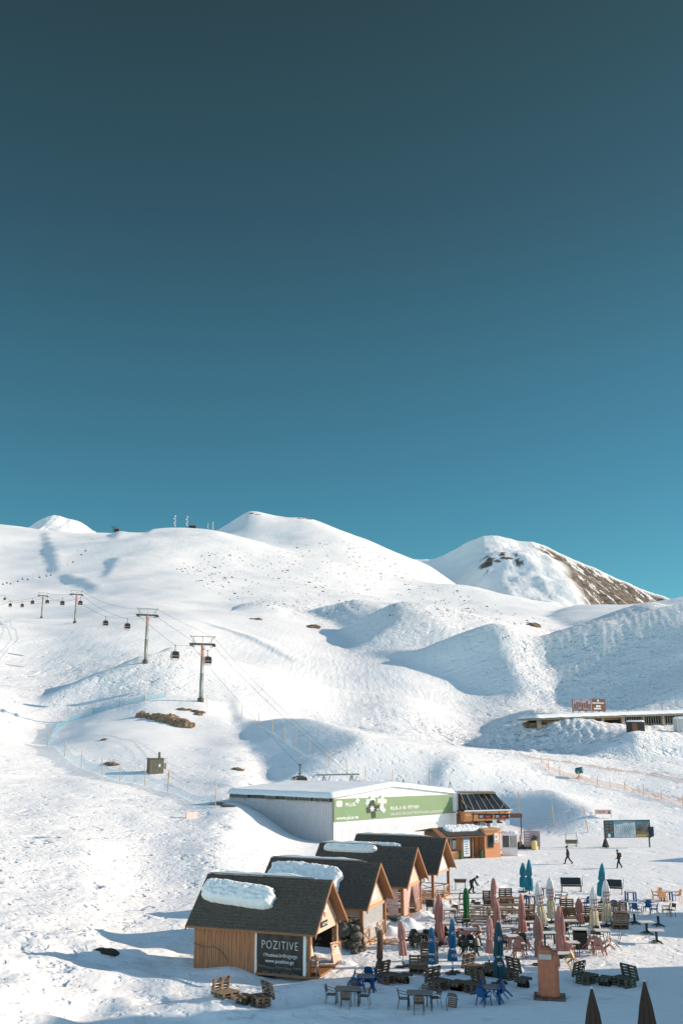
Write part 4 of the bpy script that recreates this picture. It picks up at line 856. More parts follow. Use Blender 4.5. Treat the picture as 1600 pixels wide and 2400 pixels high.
# ================================================================== lift towers, cables, cabins
def make_tower(h):
    def mk():
        t = thing('lift_tower', '', 'lift tower')
        part('mast', MB().tube([(0, 0, -1), (0, 0, h * .48)], [.52, .44], 12), STEEL, t, True)
        part('mast', MB().tube([(0, 0, h * .48), (0, 0, h * .50), (0, 0, h - 3.4)], [.50, .38, .36], 12), STEEL, t, True)
        part('red_collar', MB().tube([(0, 0, h - 3.4), (0, 0, h - .1)], [.38, .36], 12), REDP, t, True)
        g = MB(); g.bar((-3.3, 0, h), (3.3, 0, h), .45, .55); part('crossarm', g, DSTEEL, t)
        for sx in (-1, 1):
            g = MB(); g.bar((sx * 2.9, -2.2, h - .45), (sx * 2.9, 2.2, h + .25), .2, .35)
            for k in range(6):
                y = -1.9 + .76 * k; g.tube([(sx * 2.9 - .12, y, h - .1 + .16 * y), (sx * 2.9 + .12, y, h - .1 + .16 * y)], .26, 10)
            g.bar((sx * 2.3, -1.6, h - .5), (sx * 3.4, 1.6, h + .3), .12).bar((sx * 3.4, -1.6, h - .5), (sx * 2.3, 1.6, h + .3), .1).bar((sx * 2.0, 0, h - .7), (sx * 3.5, 0, h - .45), .18)
            part('sheave_train', g, DSTEEL, t)
        g = MB()
        for sx in (-1, 1): g.bar((sx * 1.7, 0, h + .2), (sx * 3.1, 0, h + 1.95), .13).bar((sx * 2.6, 0, h + .2), (sx * 2.3, 0, h + 1.9), .1)
        g.bar((-3.4, 0, h + 2.0), (3.4, 0, h + 2.0), .18).bar((0, 0, h + .2), (0, 0, h + 2.2), .1).bar((-3.2, -.4, h + 2.1), (-3.2, .5, h + 2.1), .14).bar((3.2, -.4, h + 2.1), (3.2, .5, h + 2.1), .14)
        part('gantry', g, STEEL, t)
        g = MB(); g.bar((.55, -.2, 0), (.5, -.2, h - .4), .05).bar((.55, .2, 0), (.5, .2, h - .4), .05)
        for k in range(int(h / .6)): g.bar((.53, -.2, .3 + .6 * k), (.53, .2, .3 + .6 * k), .035)
        part('ladder', g, STEEL, t)
        part('footing', MB().tube([(0, 0, -1), (0, 0, .9), (0, 0, 1.0)], [.95, .85, .7], 12), DSTEEL, t)
        return t
    return mk
TW = Kind(make_tower(14.8))
TP = [hit(470, 1646), hit(340, 1556), hit(175, 1461), hit(97, 1449)]
TPx = [(470, 250), (340, 340), (175, 450), (97, 545)]
TLAB = ['nearest lift tower with faded red collar, at the corner of the rocky snow mound', 'second nearest lift tower, left of and above the rocky mound', 'lift tower between two cabins on the upper left slope, its foot dark', 'farthest and smallest big lift tower at the left edge of the slope']
dirs = [R(20), R(24), R(26), R(24)]
for p, lb_, d in zip(TP, TLAB, dirs): TW.put(p, d, lb_, 'towers of the gondola line')
def arm(i, sx, dz=-.35):
    return TP[i] + Matrix.Rotation(dirs[i], 3, 'Z') @ Vector((sx * 2.9, 0, 14.8 + dz))
CABS = [  # photo column, row of the cabin middle, distance, lane, label
 (410, 1537, 272, -1, 'large dark cabin hanging on the left cable beside the nearest tower'),
 (486, 1549, 276, 1, 'cabin half hidden behind the red collar of the nearest tower'),
 (298, 1469, 352, 1, 'dark cabin just left of the second tower, lower of the close pair'),
 (247, 1462, 380, -1, 'dark cabin with pale sill, left one of the close pair above the second tower'),
 (188, 1414.7, 452, 1, 'reddish cabin tucked behind the third tower'),
 (146, 1415, 466, -1, 'dark cabin between the two upper towers, right one'),
 (110.5, 1411.6, 540, 1, 'reddish cabin right beside the farthest tower mast'),
 (76, 1413, 565, -1, 'dark cabin just left of the farthest tower'),
 (52, 1420, 610, 1, 'small red cabin, second from the left of the low pair at the left edge'),
 (24, 1419, 615, -1, 'small dark cabin, left one of the low pair at the left edge'),
 (11, 1404.5, 800, 1, 'tiniest cabin, hanging highest at the left edge'),
 (702, 1838, 158, -1, 'cabin coming in behind the station roof, half hidden by it')]
def make_cabin():
    t = thing('gondola_cabin', '', 'gondola cabin')
    def ring(z, w, d, r=.25): return [(sx * (w / 2 - (r if k in (1, 2) else 0)), sy * (d / 2 - (0 if k in (1, 2) else r)), z) for (sx, sy, ks) in ((1, -1, (0, 1)), (-1, -1, (1, 0)), (-1, 1, (0, 1)), (1, 1, (1, 0))) for k in ks]
    secs = [ring(-2.05, 1.5, 1.5), ring(-1.9, 1.75, 1.75), ring(-1.0, 2.0, 1.95), ring(-.25, 1.8, 1.8), ring(-.05, 1.55, 1.6)]
    part('body', loft(secs), GLASSD, t)
    part('floor_pan', loft([ring(-2.12, 1.4, 1.4), ring(-2.0, 1.72, 1.72), ring(-1.62, 1.90, 1.86), ring(-1.6, 1.5, 1.5)]), WHITEM, t)
    g = MB()
    for sx in (-1, 1):
        for sy in (-1, 1): g.tube([(sx * .78, sy * .86, -1.95), (sx * .94, sy * .95, -1.0), (sx * .84, sy * .9, -.25), (sx * .72, sy * .8, -.02)], .085, 6)
    part('corner_frame', g, REDP, t)
    part('roof', loft([ring(-.12, 1.75, 1.75), ring(.03, 1.6, 1.6), ring(.1, 1.0, 1.0)]), DSTEEL, t)
    part('rail', MB().bar((-.9, -.98, -1.05), (.9, -.98, -1.05), .06).bar((-.9, .98, -1.05), (.9, .98, -1.05), .06), WHITEM, t)
    part('hanger', MB().bar((0, 0, .1), (0, 0, 1.6), .12).bar((-.5, 0, .15), (.5, 0, .15), .12).bar((0, -.3, 1.62), (0, .3, 1.68), .2).bar((-.3, 0, .5), (.3, 0, .5), .08), DSTEEL, t)
    return t
CABK = Kind(make_cabin)
for (px, py, Y, ln_, lb_) in CABS:
    p = at(px, py, Y) + Vector((0, 0, 1.05)); CABK.put(p, R(18), lb_, 'cabins of the gondola line', scale=1.15)
def hang(i): px, py, Y, l, b = CABS[i]; return at(px, py, Y) + Vector((0, 0, 2.72))
def sagged(pts, n=10, k=.00035):
    out = []
    for a, b in zip(pts[:-1], pts[1:]):
        L_ = (b - a).length
        for j in range(n):
            f = j / n; out.append(a.lerp(b, f) - Vector((0, 0, 1)) * (4 * f * (1 - f)) * L_ * L_ * k * .5)
    return out + [pts[-1]]
pcl, pcr = pc + Vector((-1.9, 0, 1.2)), pc + Vector((1.7, 0, 1.25))
far = [at(-60, 1392, 900), at(-60, 1385, 900)]
lanes = [[at(760, 1843, 150), hang(11), arm(0, -1), hang(0), arm(1, -1), hang(3), arm(2, -1), hang(5), arm(3, -1), hang(7), hang(9), far[0]],
         [pcr, arm(0, 1), hang(1), arm(1, 1), hang(2), arm(2, 1), hang(4), arm(3, 1), hang(6), hang(8), hang(10), far[1]]]
def cable(pts, label, r=.021, k=.00012, grow=True):
    pts = sagged(pts, 10, k); g = MB(); g.tube(pts, [r * max(1, p.y / 160) if grow else r for p in pts], 6)
    single('haul_cable', g, CABLE, label, 'cable')
cable(lanes[0], 'left cable of the gondola line carrying the cabins past the left tower arms')
cable(lanes[1], 'right cable of the gondola line, down over the gully to the station portal')
cable([pcr + Vector((.6, .3, .1)), arm(0, 1, 1.9), arm(1, 1, 1.9), arm(2, 1, 1.9), arm(3, 1, 1.9)], 'thin upper communication line strung over the tower gantries', .018)

# ------------------------------------------------------------------ small chairlift high on the left slope
def make_pole():
    t = thing('chairlift_pole', '', 'lift pole'); part('pole', MB().tube([(0, 0, -2), (0, 0, 15)], [.5, .35], 6), STEEL, t); part('crossarm', MB().bar((-4, 0, 15), (4, 0, 15), .5), STEEL, t); return t
CLP = Kind(make_pole)
for (px, py, lb_) in [(31.5, 1378, 'small lift pole lowest on the far left slope'), (76.5, 1358, 'small lift pole beside the cluster of distant chairs'), (124, 1342, 'thin lift pole at the foot of the shaded gully'), (158, 1328, 'thin lift pole halfway up the far slope'), (181, 1305, 'thin lift pole above the halfway one on the far slope'), (214, 1277, 'highest thin lift pole near the skyline')]:
    p = hit(px, py, 500); CLP.put(p, R(30), lb_, 'poles of the distant chairlift', scale=p.y / 2300)
g = MB(); g.box((0, 0, 0), (2.6, .8, .5)).box((0, .5, .7), (2.6, .3, 1.2)).bar((0, .2, 0), (0, .2, 3.4), .3)
cme = g.mesh('lift_chair', DSTEEL)
for (px, py) in [(6, 1370), (15, 1367), (24, 1369), (41, 1362), (52, 1356), (64, 1357), (92, 1352), (108, 1349), (118, 1347), (200, 1288), (170, 1316), (190, 1298)]:
    p = hit(px, py + 12, 500) + Vector((0, 0, 5)); o = single('lift_chair', None, None, 'tiny dark chair of the distant chairlift on the far left slope', 'lift chair', p, R(30), 'chairs of the distant chairlift', me=cme); o.scale = (p.y / 1300,) * 3

# ------------------------------------------------------------------ masts and huts on the skyline
def make_mast():
    t = thing('antenna_mast', '', 'antenna mast'); g = MB()
    for sx in (-1, 1):
        for sy in (-1, 1): g.bar((sx * 1.1, sy * 1.1, -2), (sx * .5, sy * .5, 24), .35)
    for k in range(8): z = 3 * k; w = 1.1 - .6 * z / 24; g.bar((-w, -w, z), (w, -w, z + 3), .22).bar((w, -w, z), (-w, -w, z + 3), .22)
    part('lattice', g, STEEL, t)
    for (z, x) in ((22, .9), (17, -1.1), (12, 1.1), (8, -.9), (4, .8)): part('dish', MB().tube([(x, -1.2, z), (x, -1.8, z)], [1.2, 1.5], 12), WHITEM, t)
    return t
AM = Kind(make_mast)
for (px, py, s_, lb_) in [(409, 1239, 1.05, 'left lattice antenna mast with white dishes on the rounded skyline'), (437.5, 1238.5, 1.02, 'lattice antenna mast directly left of the skyline hut'), (487, 1240, .52, 'short antenna mast with big dishes right of the skyline hut'), (498.5, 1239, .72, 'rightmost antenna mast on the rounded skyline')]:
    p = crest(px); AM.put(p, R(10), lb_, 'antenna masts on the skyline', scale=s_)
def hut_small(px, py, w, h, lb_, lift=False):
    p = crest(px); t = thing('summit_hut', lb_, 'summit hut', p)
    part('wall', MB().box((0, 0, h / 2 - 1), (w, w * .6, h + 2)), CONCD, t); part('roof', MB().prism([(-w * .38, h), (w * .38, h), (0, h * 1.5)], (-w * .55, w * .55), 'x'), BROWNW, t)
    if lift: part('pulley', MB().tube([(-w * .8, 0, 0), (-w * .8, 0, h * 2)], .8, 6).bar((-w * 1.3, 0, h * 2), (-w * .2, 0, h * 2.2), 1.0), DSTEEL, t)
hut_small(451, 1238, 14, 4, 'low brown hut between the antenna masts on the skyline'); hut_small(274, 1246, 9, 4.5, 'dark lift hut on the saddle of the left skyline', True)

# ================================================================== fences on the slope
BPOST = mat('bamboo_pole', (0.58, 0.38, 0.22), .7, .12, 5)
NETB = mat('pale_blue_net', (0.30, 0.55, 0.68), .8, .1, 3, alpha=.34); NETD = mat('blue_net_folded', (0.12, 0.38, 0.50), .8, .15, 3, alpha=.42)
NETO = mat('orange_net', (0.85, 0.36, 0.16), .8, .15, 3, alpha=.28); NETOD = mat('orange_net_heap', (0.75, .28, .10), .8, .3, 4, alpha=.45)
def fence(name, label, pts, ph, nh, netmat, pr_=.06, sag=.35, lean=.04, cat='fence', lowest=.05, posts=True):
    o = pts[0]; t = thing(name, label, cat, o); rr = random.Random(len(pts))
    for p in pts:
        if posts:
            q = p - o; part('post', MB().tube([q + Vector((0, 0, -.4)), q + Vector((rr.uniform(-1, 1) * lean * ph, rr.uniform(-1, 1) * lean * ph, ph))], pr_ * max(1, p.y / 170), 6), BPOST, t)
    if netmat:
        for a, b in zip(pts[:-1], pts[1:]):
            a_, b_ = a - o, b - o
            def fn(u, v):
                q = a_.lerp(b_, u); w = o + q; zg = Hgt(w.x, w.y) - o.z
                top = nh * (1 - sag * 4 * u * (1 - u)); return (q.x, q.y, zg + lowest + (top - lowest) * v)
            part('net', MB().grid(fn, 8, 3), netmat, t, fix=False)
    return t
FP = [(112, 1749), (151, 1775), (190, 1801), (239, 1819), (281, 1832), (340, 1843), (393, 1857)]
fence('blue_net_fence', 'pale blue net fence on leaning poles along the front foot of the rocky mound', [hit(*p) for p in FP], 3.0, 2.3, NETB)
FP2 = [(112, 1746), (134, 1711), (160, 1694), (218, 1675), (280, 1658), (340, 1643), (387, 1636)]
fence('blue_net_fence', 'darker blue net fence over the back of the mound up to the nearest tower', [hit(*p) for p in FP2], 2.8, 1.7, NETD)
fence('rope_fence', 'two lone poles with sagging pale net between the mound and the station corner', [hit(393, 1857), hit(505.5, 1892)], 3.2, 1.5, NETB)
FP3 = [(607, 1704), (639, 1722), (667, 1741), (692, 1760), (725, 1777), (770, 1800), (813, 1819), (857, 1839)]
fence('rope_fence', 'line of bamboo poles with faint net along the rim of the shaded gully', [hit(*p) for p in FP3], 2.9, .8, mat('faint_net', (.6, .7, .78), .8, .05, 3, alpha=.2))
BP = Kind(lambda: (lambda t: (part('pole', MB().tube([(0, 0, -.4), (0.05, 0, 3.2)], .07, 6), BPOST, t), t)[-1])(thing('bamboo_pole', '', 'pole')))
for (px, py, lb_, tl) in [(1214, 1910, 'bamboo pole at the top of the blue shaded bank', .02), (1298, 1938, 'bamboo pole right of the blue shaded bank, leaning slightly', -.08), (1378, 1954, 'bamboo pole left of the map board, leaning left', -.14), (484, 1660, 'short pole right of the nearest lift tower', 0), (920, 1851, 'pole above the middle of the station roof', 0), (1006, 1850, 'pole by the shaded dip right above the station', 0), (566, 1686, 'dark pole at the head of the gully', 0)]:
    BP.put(hit(px, py), 0, lb_, 'single bamboo poles', tilt=Matrix.Rotation(tl, 3, 'Y'))
OF1 = [hit(*p) for p in [(1217, 1769), (1240, 1779), (1285, 1785), (1335, 1791), (1390, 1800), (1440, 1808), (1490, 1813), (1535, 1819), (1600, 1835), (1660, 1845)]]
fence('orange_net_fence', 'collapsed orange net lying along the upper edge of the right piste', OF1, 1.0, .55, NETOD, .05, .5, posts=False)
OF2 = [hit(*p) for p in [(1268, 1792), (1285, 1806), (1312, 1822), (1356, 1831), (1400, 1842), (1430, 1849), (1465, 1856), (1508, 1866), (1550, 1876), (1600, 1890), (1650, 1900)]]
fence('orange_net_fence', 'orange net fence on thin poles below the teal snow gun', OF2, 1.6, 1.15, NETO, .05, .2)
PINKM = mat('pink_banner', (0.84, 0.55, 0.50), .7, .06)
pp = hit(449, 1918); t = thing('crash_mat', 'pale pink padded mat lying on the open snow left of the huts', 'crash mat', pp, R(38)); part('pad', MB().box((0, 0, .35), (1.55, .25, .7)), PINKM, t); part('strap', MB().box((-.3, 0, .35), (.08, .27, .72)), CREAM, t); part('strap', MB().box((.35, 0, .35), (.08, .27, .72)), CREAM, t)
pp = hit(1414, 1921); t = thing('warning_banner', 'pink warning banner with a dark triangle on the piste above the map board', 'banner', pp, R(-6)); part('sheet', MB().box((0, 0, .75), (2.3, .05, .62)), PINKM, t); part('triangle', MB().prism([(.62, .55), (1.0, .55), (.81, .95)], (-.05, -.03), 'y'), DSTEEL, t); part('print', MB().box((-.2, -.035, .82), (1.1, .015, .09)).box((-.2, -.035, .65), (.8, .015, .09)), REDP, t)
for x in (-1.1, 1.1): part('post', MB().box((x, .05, .5), (.06, .06, 1.1)), BPOST, t)
# snow gun, teal
pp = hit(1357, 1826); t = thing('snow_gun', 'teal snow gun standing on the piste by the orange net', 'snow gun', pp, R(-30))
part('barrel', MB().tube([(-.6, 0, 1.3), (-.4, 0, 1.3), (.5, 0, 1.45), (.62, 0, 1.46)], [.42, .55, .55, .6], 14), mat('teal_cover', (.03, .13, .14), .5, .2), t, True); part('stand', MB().bar((0, 0, 0), (0, 0, 1.0), .15).bar((-.5, -.4, 0), (0, 0, .5), .09).bar((-.5, .4, 0), (0, 0, .5), .09).bar((.6, 0, 0), (0, 0, .5), .09), ORANGEW, t)

# ================================================================== concrete shed and rocks on the mound
pp = hit(363, 1812); t = thing('concrete_shed', 'small square concrete shed with a chimney pipe at the foot of the mound', 'shed', pp, R(25))
SHEDC = mat('weathered_concrete', (.15, .13, .10), .9, .25, 3, bump=.3); part('wall', MB().box((0, 0, .9), (2.4, 1.9, 2.8)), SHEDC, t); part('roof', MB().box((0, 0, 2.36), (2.6, 2.1, .12)), SHEDC, t); part('chimney', MB().tube([(.7, .2, 2.4), (.7, .2, 3.4)], .2, 8), SHEDC, t); part('door', MB().box((1.21, -.3, 1.0), (.05, .6, 1.3)), STEEL, t); part('vent_box', MB().box((1.75, .6, 1.1), (.5, .6, 1.0)), CONC, t); part('opening', MB().box((.5, -.96, 1.2), (.3, .04, .45)), WHITEM, t)
def rocks(px0, py0, px1, py1, n, size, lb_, name='rock_outcrop', m=None, seed=1, thin=.5):
    a, b = hit(px0, py0), hit(px1, py1); rr = random.Random(seed); bm = bmesh.new()
    for k in range(n):
        f = (k + .5 + rr.uniform(-.4, .4)) / n; x, y = a.x + (b.x - a.x) * f + rr.gauss(0, size * .35), a.y + (b.y - a.y) * f + rr.gauss(0, size * .5)
        s_ = size * rr.uniform(.5, 1.15); r_ = bmesh.ops.create_icosphere(bm, subdivisions=3, radius=1.0)
        o1 = rr.uniform(0, 50); el = rr.uniform(1.0, 1.7)
        for v in r_['verts']:
            c = v.co.copy(); q = 1 + .35 * float(perlin(np.array(c.x * 1.6 + o1), np.array(c.y * 1.6 + c.z * 1.3), seed)) + .45 * abs(float(perlin(np.array(c.x * 3.5 + o1), np.array(c.z * 3.5 + c.y * 2.5), seed + 1))) + .25 * float(perlin(np.array(c.x * 8 + o1), np.array(c.z * 8 + c.y * 5), seed + 2))
            v.co = Vector((c.x * q * s_ * el, c.y * q * s_, c.z * q * s_ * thin)) + Vector((x - a.x, y - a.y, Hgt(x, y) - a.z + s_ * .05))
    me = bpy.data.meshes.new(name); bm.to_mesh(me); bm.free(); me.materials.append(m or ROCKM)
    return single(name, None, None, lb_, 'rock', a, 0, me=me)
rocks(334, 1679, 432, 1705, 16, 1.35, 'long jagged brown rock outcrop in the middle of the snow mound', seed=3, thin=.9)
rocks(424, 1664, 468, 1671, 6, .75, 'narrow brown rock streak just left below the nearest lift tower', seed=5)
rocks(462, 1672, 466, 1678, 3, .7, 'small brown rock drop at the end of the upper rock streak', seed=6)
rocks(242, 1735, 248, 1736, 2, .8, 'single dark boulder on the left flank of the mound', 'boulder', seed=7)
rocks(254, 1792, 264, 1796, 2, .85, 'greenish boulder by the blue net at the front of the mound', 'boulder', seed=8)
rocks(553, 1805, 560, 1808, 2, .6, 'small reddish stone on the smooth snow above the station', 'boulder', seed=9)
rocks(238, 2233, 262, 2240, 4, .35, 'dark stone poking out of the shaded snow bank left of the nearest hut', 'boulder', CONCD, seed=10)
rocks(500, 1884, 536, 1893, 7, .6, 'dark earth showing beside the left corner of the station', 'earth_patch', ROCKG, seed=12, thin=.3)
rocks(1265, 1682, 1290, 1684, 4, 1.6, 'dark rocks in the snow above the left end of the long building', seed=13)
rocks(1243, 1697, 1262, 1708, 5, 1.6, 'brown earth bank at the left end of the long building', 'earth_bank', seed=14)
rocks(1244, 1466, 1254, 1469, 3, 4.5, 'dark rock lump on the crest right of the middle skyline', seed=15)
rocks(1122, 1306, 1124, 1307, 1, .1, 'tiny dark stone high on the slope', 'boulder', seed=16) if False else None
rocks(722, 1470, 744, 1473, 4, 2.6, 'dark rocks at the hollow in the centre of the slope', seed=17)
rocks(590, 1452, 606, 1453, 3, 2.0, 'three low stones on the rim of the middle slope', seed=18)
rocks(556, 1208, 590, 1206, 6, 4, 'dark crag on the left shoulder of the main summit', 'summit_crag', seed=19)
rocks(598, 1207, 612, 1207, 3, 2.2, 'small cairn of rock on top of the main summit', 'summit_crag', seed=20)
rocks(700, 1216, 728, 1218, 5, 3.4, 'dark rocks on the right shoulder of the main summit', 'summit_crag', seed=21)
rocks(126, 1207, 132, 1207, 2, 4, 'rock tip of the small left summit', 'summit_crag', seed=22) if False else None
# countless stones scattered over the middle slope
g = MB(); rr = random.Random(4)
def scatter(poly, n, s0, s1):
    xs_, ys_ = [p[0] for p in poly], [p[1] for p in poly]; c = 0
    while c < n:
        x, y = rr.uniform(min(xs_), max(xs_)), rr.uniform(min(ys_), max(ys_)); ins = False
        for (x1, y1), (x2, y2) in zip(poly, poly[1:] + poly[:1]):
            if (y1 > y) != (y2 > y) and x < (x2 - x1) * (y - y1) / (y2 - y1) + x1: ins = not ins
        if not ins: continue
        if rr.random() > .5 + 1.4 * float(perlin(np.array(x / 30), np.array(y / 16), 77)): continue
        c += 1; p = hit(x, y, 350); w = rr.uniform(s0, s1) * p.y / 1400 * (1.7 if rr.random() < .12 else 1); h = w * rr.uniform(.35, .6)
        g.add([(p.x - w, p.y - w * .3, p.z - .6), (p.x + w * .9, p.y - w * .5, p.z - .6), (p.x + w * .5, p.y + w, p.z - .4), (p.x - w * .6, p.y + w * .8, p.z - .4), (p.x - w * .3, p.y, p.z + h), (p.x + w * .4, p.y + .1 * w, p.z + h * .8)],
              [(0, 1, 5, 4), (1, 2, 5), (2, 3, 4, 5), (3, 0, 4)])
scatter([(405, 1330), (470, 1300), (560, 1380), (720, 1425), (620, 1432), (520, 1400)], 140, .9, 2.2)
scatter([(470, 1290), (780, 1270), (960, 1340), (1180, 1420), (1080, 1450), (760, 1440), (560, 1380)], 420, .75, 2.0)
scatter([(800, 1270), (900, 1290), (960, 1330), (850, 1330)], 50, .7, 1.6)
scatter([(980, 1380), (1280, 1455), (1240, 1470), (1000, 1445)], 110, .8, 2.0)
o = link('scattered_stones', g.mesh('scattered_stones', ROCKG)); o['kind'] = 'stuff'

# ================================================================== long concrete building on the right
P0 = hit(1262, 1713); P1 = at(1640, 1697, P0.y + 17); dv = (P1 - P0); Ln = math.hypot(dv.x, dv.y); az = math.atan2(dv.y, dv.x); rise = dv.z / Ln
t = thing('long_building', 'long low concrete building half buried in snow on the right slope', 'building', P0, az)
hb = 2.9
def sh(x): return rise * x
part('back_wall', MB().add([(0, 3.5, -2), (Ln, 3.5, sh(Ln) - 2), (Ln, 3.5, sh(Ln) + hb), (0, 3.5, hb), (0, 3.8, -2), (Ln, 3.8, sh(Ln) - 2), (Ln, 3.8, sh(Ln) + hb), (0, 3.8, hb)], [(0,1,2,3),(7,6,5,4),(0,4,5,1),(3,2,6,7),(0,3,7,4),(1,5,6,2)]), CONCD, t)
part('roof_slab', MB().add([(-1, -.6, hb - .35), (Ln, -.6, sh(Ln) + hb - .35), (Ln, 9, sh(Ln) + hb - .35), (-1, 9, hb - .35), (-1, -.6, hb + .3), (Ln, -.6, sh(Ln) + hb + .3), (Ln, 9, sh(Ln) + hb + .3), (-1, 9, hb + .3)], [(0,3,2,1),(4,5,6,7),(0,1,5,4),(1,2,6,5),(2,3,7,6),(3,0,4,7)]), CONC, t)
for k in range(9):
    x = .3 + 6.6 * k
    if x < Ln: part('pillar', MB().box((x, .2, sh(x) + hb / 2 - 1), (1.0 if k in (0, 4) else .7, .7, hb + 2)), CONC, t)
part('fascia', MB().add([(0, .9, hb - 1.0), (27, .9, sh(27) + hb - .9), (27, .9, sh(27) + hb - .3), (0, .9, hb - .3), (0, 1.0, hb - 1.0), (27, 1.0, sh(27) + hb - .9), (27, 1.0, sh(27) + hb - .3), (0, 1.0, hb - .3)], [(0,1,2,3),(7,6,5,4),(0,4,5,1),(3,2,6,7),(0,3,7,4),(1,5,6,2)]), WOODD, t)
for k in range(20):
    x = 28.2 + .8 * k
    if x < Ln - .5: part('mullion', MB().box((x, .6, sh(x) + hb / 2 - .5), (.14, .12, hb)), STEEL, t)
def rs(u, v):
    x = -1.6 + (Ln + 1.6) * u; e = min(v * 9 + 0, (1 - v) * 6, u * 40); th = .95 * math.sqrt(max(0, 1 - (1 - min(1, e / .8)) ** 2)); return (x, -.95 + 10 * v, sh(x) + hb + .25 + th + .18 * float(perlin(np.array(x / 2.5), np.array(v * 4), 8)))
part('roof_snow', MB().grid(rs, 60, 12), CAPSNOW, t, True)
part('roof_railing', MB().bar((27, 7, sh(27) + hb + 1.0), (Ln, 7, sh(Ln) + hb + 2.6), .07), STEEL, t)
bb = thing('billboard', 'brown billboard with a building photograph on the roof of the long building', 'billboard', P0 + Matrix.Rotation(az, 3, 'Z') @ Vector((11.5, 1.2, sh(11.5) + hb + 1.2)), az + R(-3))
part('panel', MB().box((5.1, 0, 2.35), (10.2, .2, 3.3)), mat('brown_print', (.20, .085, .055), .6, .1), bb)
part('photo_print', MB().box((2.85, -.13, 2.5), (5.5, .04, 2.95)), mat('violet_print', (.30, .24, .34), .6, .3, 1.2, col2=(.42, .40, .48)), bb)
g = MB()
for k in range(7): g.box((.7 + .75 * k, -.17, 1.9 + .25 * (k % 3)), (.5, .03, 1.3 + .5 * (k % 2)))
part('photo_print', g, mat('rust_print', (.20, .075, .04), .6, .3, 3), bb)
g = MB(); g.box((7.9, -.13, 3.5), (.5, .03, .55)).box((7.9, -.13, 2.85), (3.6, .03, .28)).box((7.9, -.13, 2.0), (1.4, .03, .5)).box((7.6, -.13, 1.35), (2.2, .03, .4)).box((5.75, -.13, 2.3), (.07, .03, 3.1)); part('print', g, WHITEP, bb)
for x in (.3, 2.3, 4.3, 6.3, 8.3, 10): part('leg', MB().bar((x, .1, -.6), (x, .1, .8), .12).bar((x, 1.4, -.5), (x, .1, 1.6), .1), DSTEEL, bb)
pp = hit(1489, 1713); t = thing('storage_container', 'dark snow topped container in front of the long building', 'container', pp, R(5)); part('body', MB().box((0, 0, .75), (3.5, 2.2, 2.3)), CONCD, t); part('door', MB().box((-.6, -1.12, .8), (1.2, .06, 1.6)), BROWNW, t); part('snow_cap', slab(3.6, 2.3, .35, Matrix.Translation((0, 0, 1.9)), 71), CAPSNOW, t, True)
pp = hit(1594, 1716); t = thing('site_cabin', 'pale site cabin at the right edge in front of the long building', 'cabin', pp, R(5)); part('body', MB().box((.5, 0, 1.3), (3.6, 2.4, 4.0)), GREYCLAD, t); part('seam', MB().box((-.6, -1.22, 1.3), (.06, .05, 3.6)).box((.6, -1.22, 1.3), (.06, .05, 3.6)), STEEL, t); part('snow_cap', slab(3.8, 2.6, .6, Matrix.Translation((.5, 0, 3.3)), 72), CAPSNOW, t, True)

# ================================================================== map board on the plaza
mp_ = flat(1472, 1988); t = thing('map_board', 'large piste map board on two legs at the far side of the plaza', 'map board', mp_, R(9)); w_ = 5.75
part('panel', MB().box((0, 0, 2.15), (w_, .12, 1.95)), DSTEEL, t)
MAPB = mat('piste_map', (.42, .50, .56), .5, .25, .7, col2=(.72, .75, .78)); part('map_print', MB().box((-.35, -.08, 2.15), (2.75, .03, 1.83)), MAPB, t); mpp = t.children[-1]
part('map_sky', MB().prism([(-1.72, 3.05), (1.02, 3.05), (1.02, 2.95), (.3, 2.8), (-.2, 2.92), (-.9, 2.7), (-1.72, 2.72)], (-.105, -.098), 'y'), mat('map_sky_print', (.18, .33, .45), .5, .1), mpp)
g = MB()
for k in range(9): x0 = -1.5 + .27 * k; g.tube([(x0, -.1, 2.6 - .05 * (k % 3)), (x0 + .15, -.1, 2.2), (x0 - .05, -.1, 1.8), (x0 + .2, -.1, 1.4 + .1 * (k % 2))], .022, 4)
part('piste_lines', g, mat('map_line', (.16, .24, .27), .6, .1), mpp)
ph = part('photo_print', MB().box((1.95, -.08, 2.3), (1.75, .03, 1.5)), mat('peak_photo', (.08, .10, .10), .5, .5, 2.2, col2=(.30, .24, .17)), t)
part('sky_print', MB().prism([(1.08, 3.05), (2.82, 3.05), (2.82, 2.55), (2.3, 2.75), (1.95, 2.72), (1.4, 2.62), (1.08, 2.5)], (-.11, -.1), 'y'), mat('photo_sky', (.10, .24, .33), .5, .3, 1.5), ph)
part('caption_strip', MB().box((1.95, -.08, 1.39), (1.75, .03, .3)), mat('ochre_print', (.55, .36, .10), .6, .1), t)
g1, g2, g3 = MB(), MB(), MB()
for k in range(5):
    for j in range(2): (g1, g2, g3)[(k * 2 + j) % 3].box((-2.6 + .55 * j, -.08, 2.9 - .36 * k), (.4, .03, .24))
part('lift_list', g1, mat('green_print', (.08, .2, .10), .6, .2), t); part('lift_list', g2, mat('teal_print', (.06, .22, .28), .6, .2), t); part('lift_list', g3, mat('red_list', (.35, .08, .1), .6, .2), t); part('notice', MB().box((-2.35, -.1, 1.45), (.3, .03, .4)), WHITEP, t)
for x in (-w_ / 2 + .15, w_ / 2 - .1): part('leg', MB().bar((x, .1, 0), (x, .1, 2.9), .13), DSTEEL, t)
part('frame', MB().box((-w_ / 2, 0, 2.1), (.1, .2, 2.0)).box((w_ / 2, 0, 2.15), (.1, .2, 2.1)).box((0, 0, 3.15), (w_, .16, .06)), DSTEEL, t)
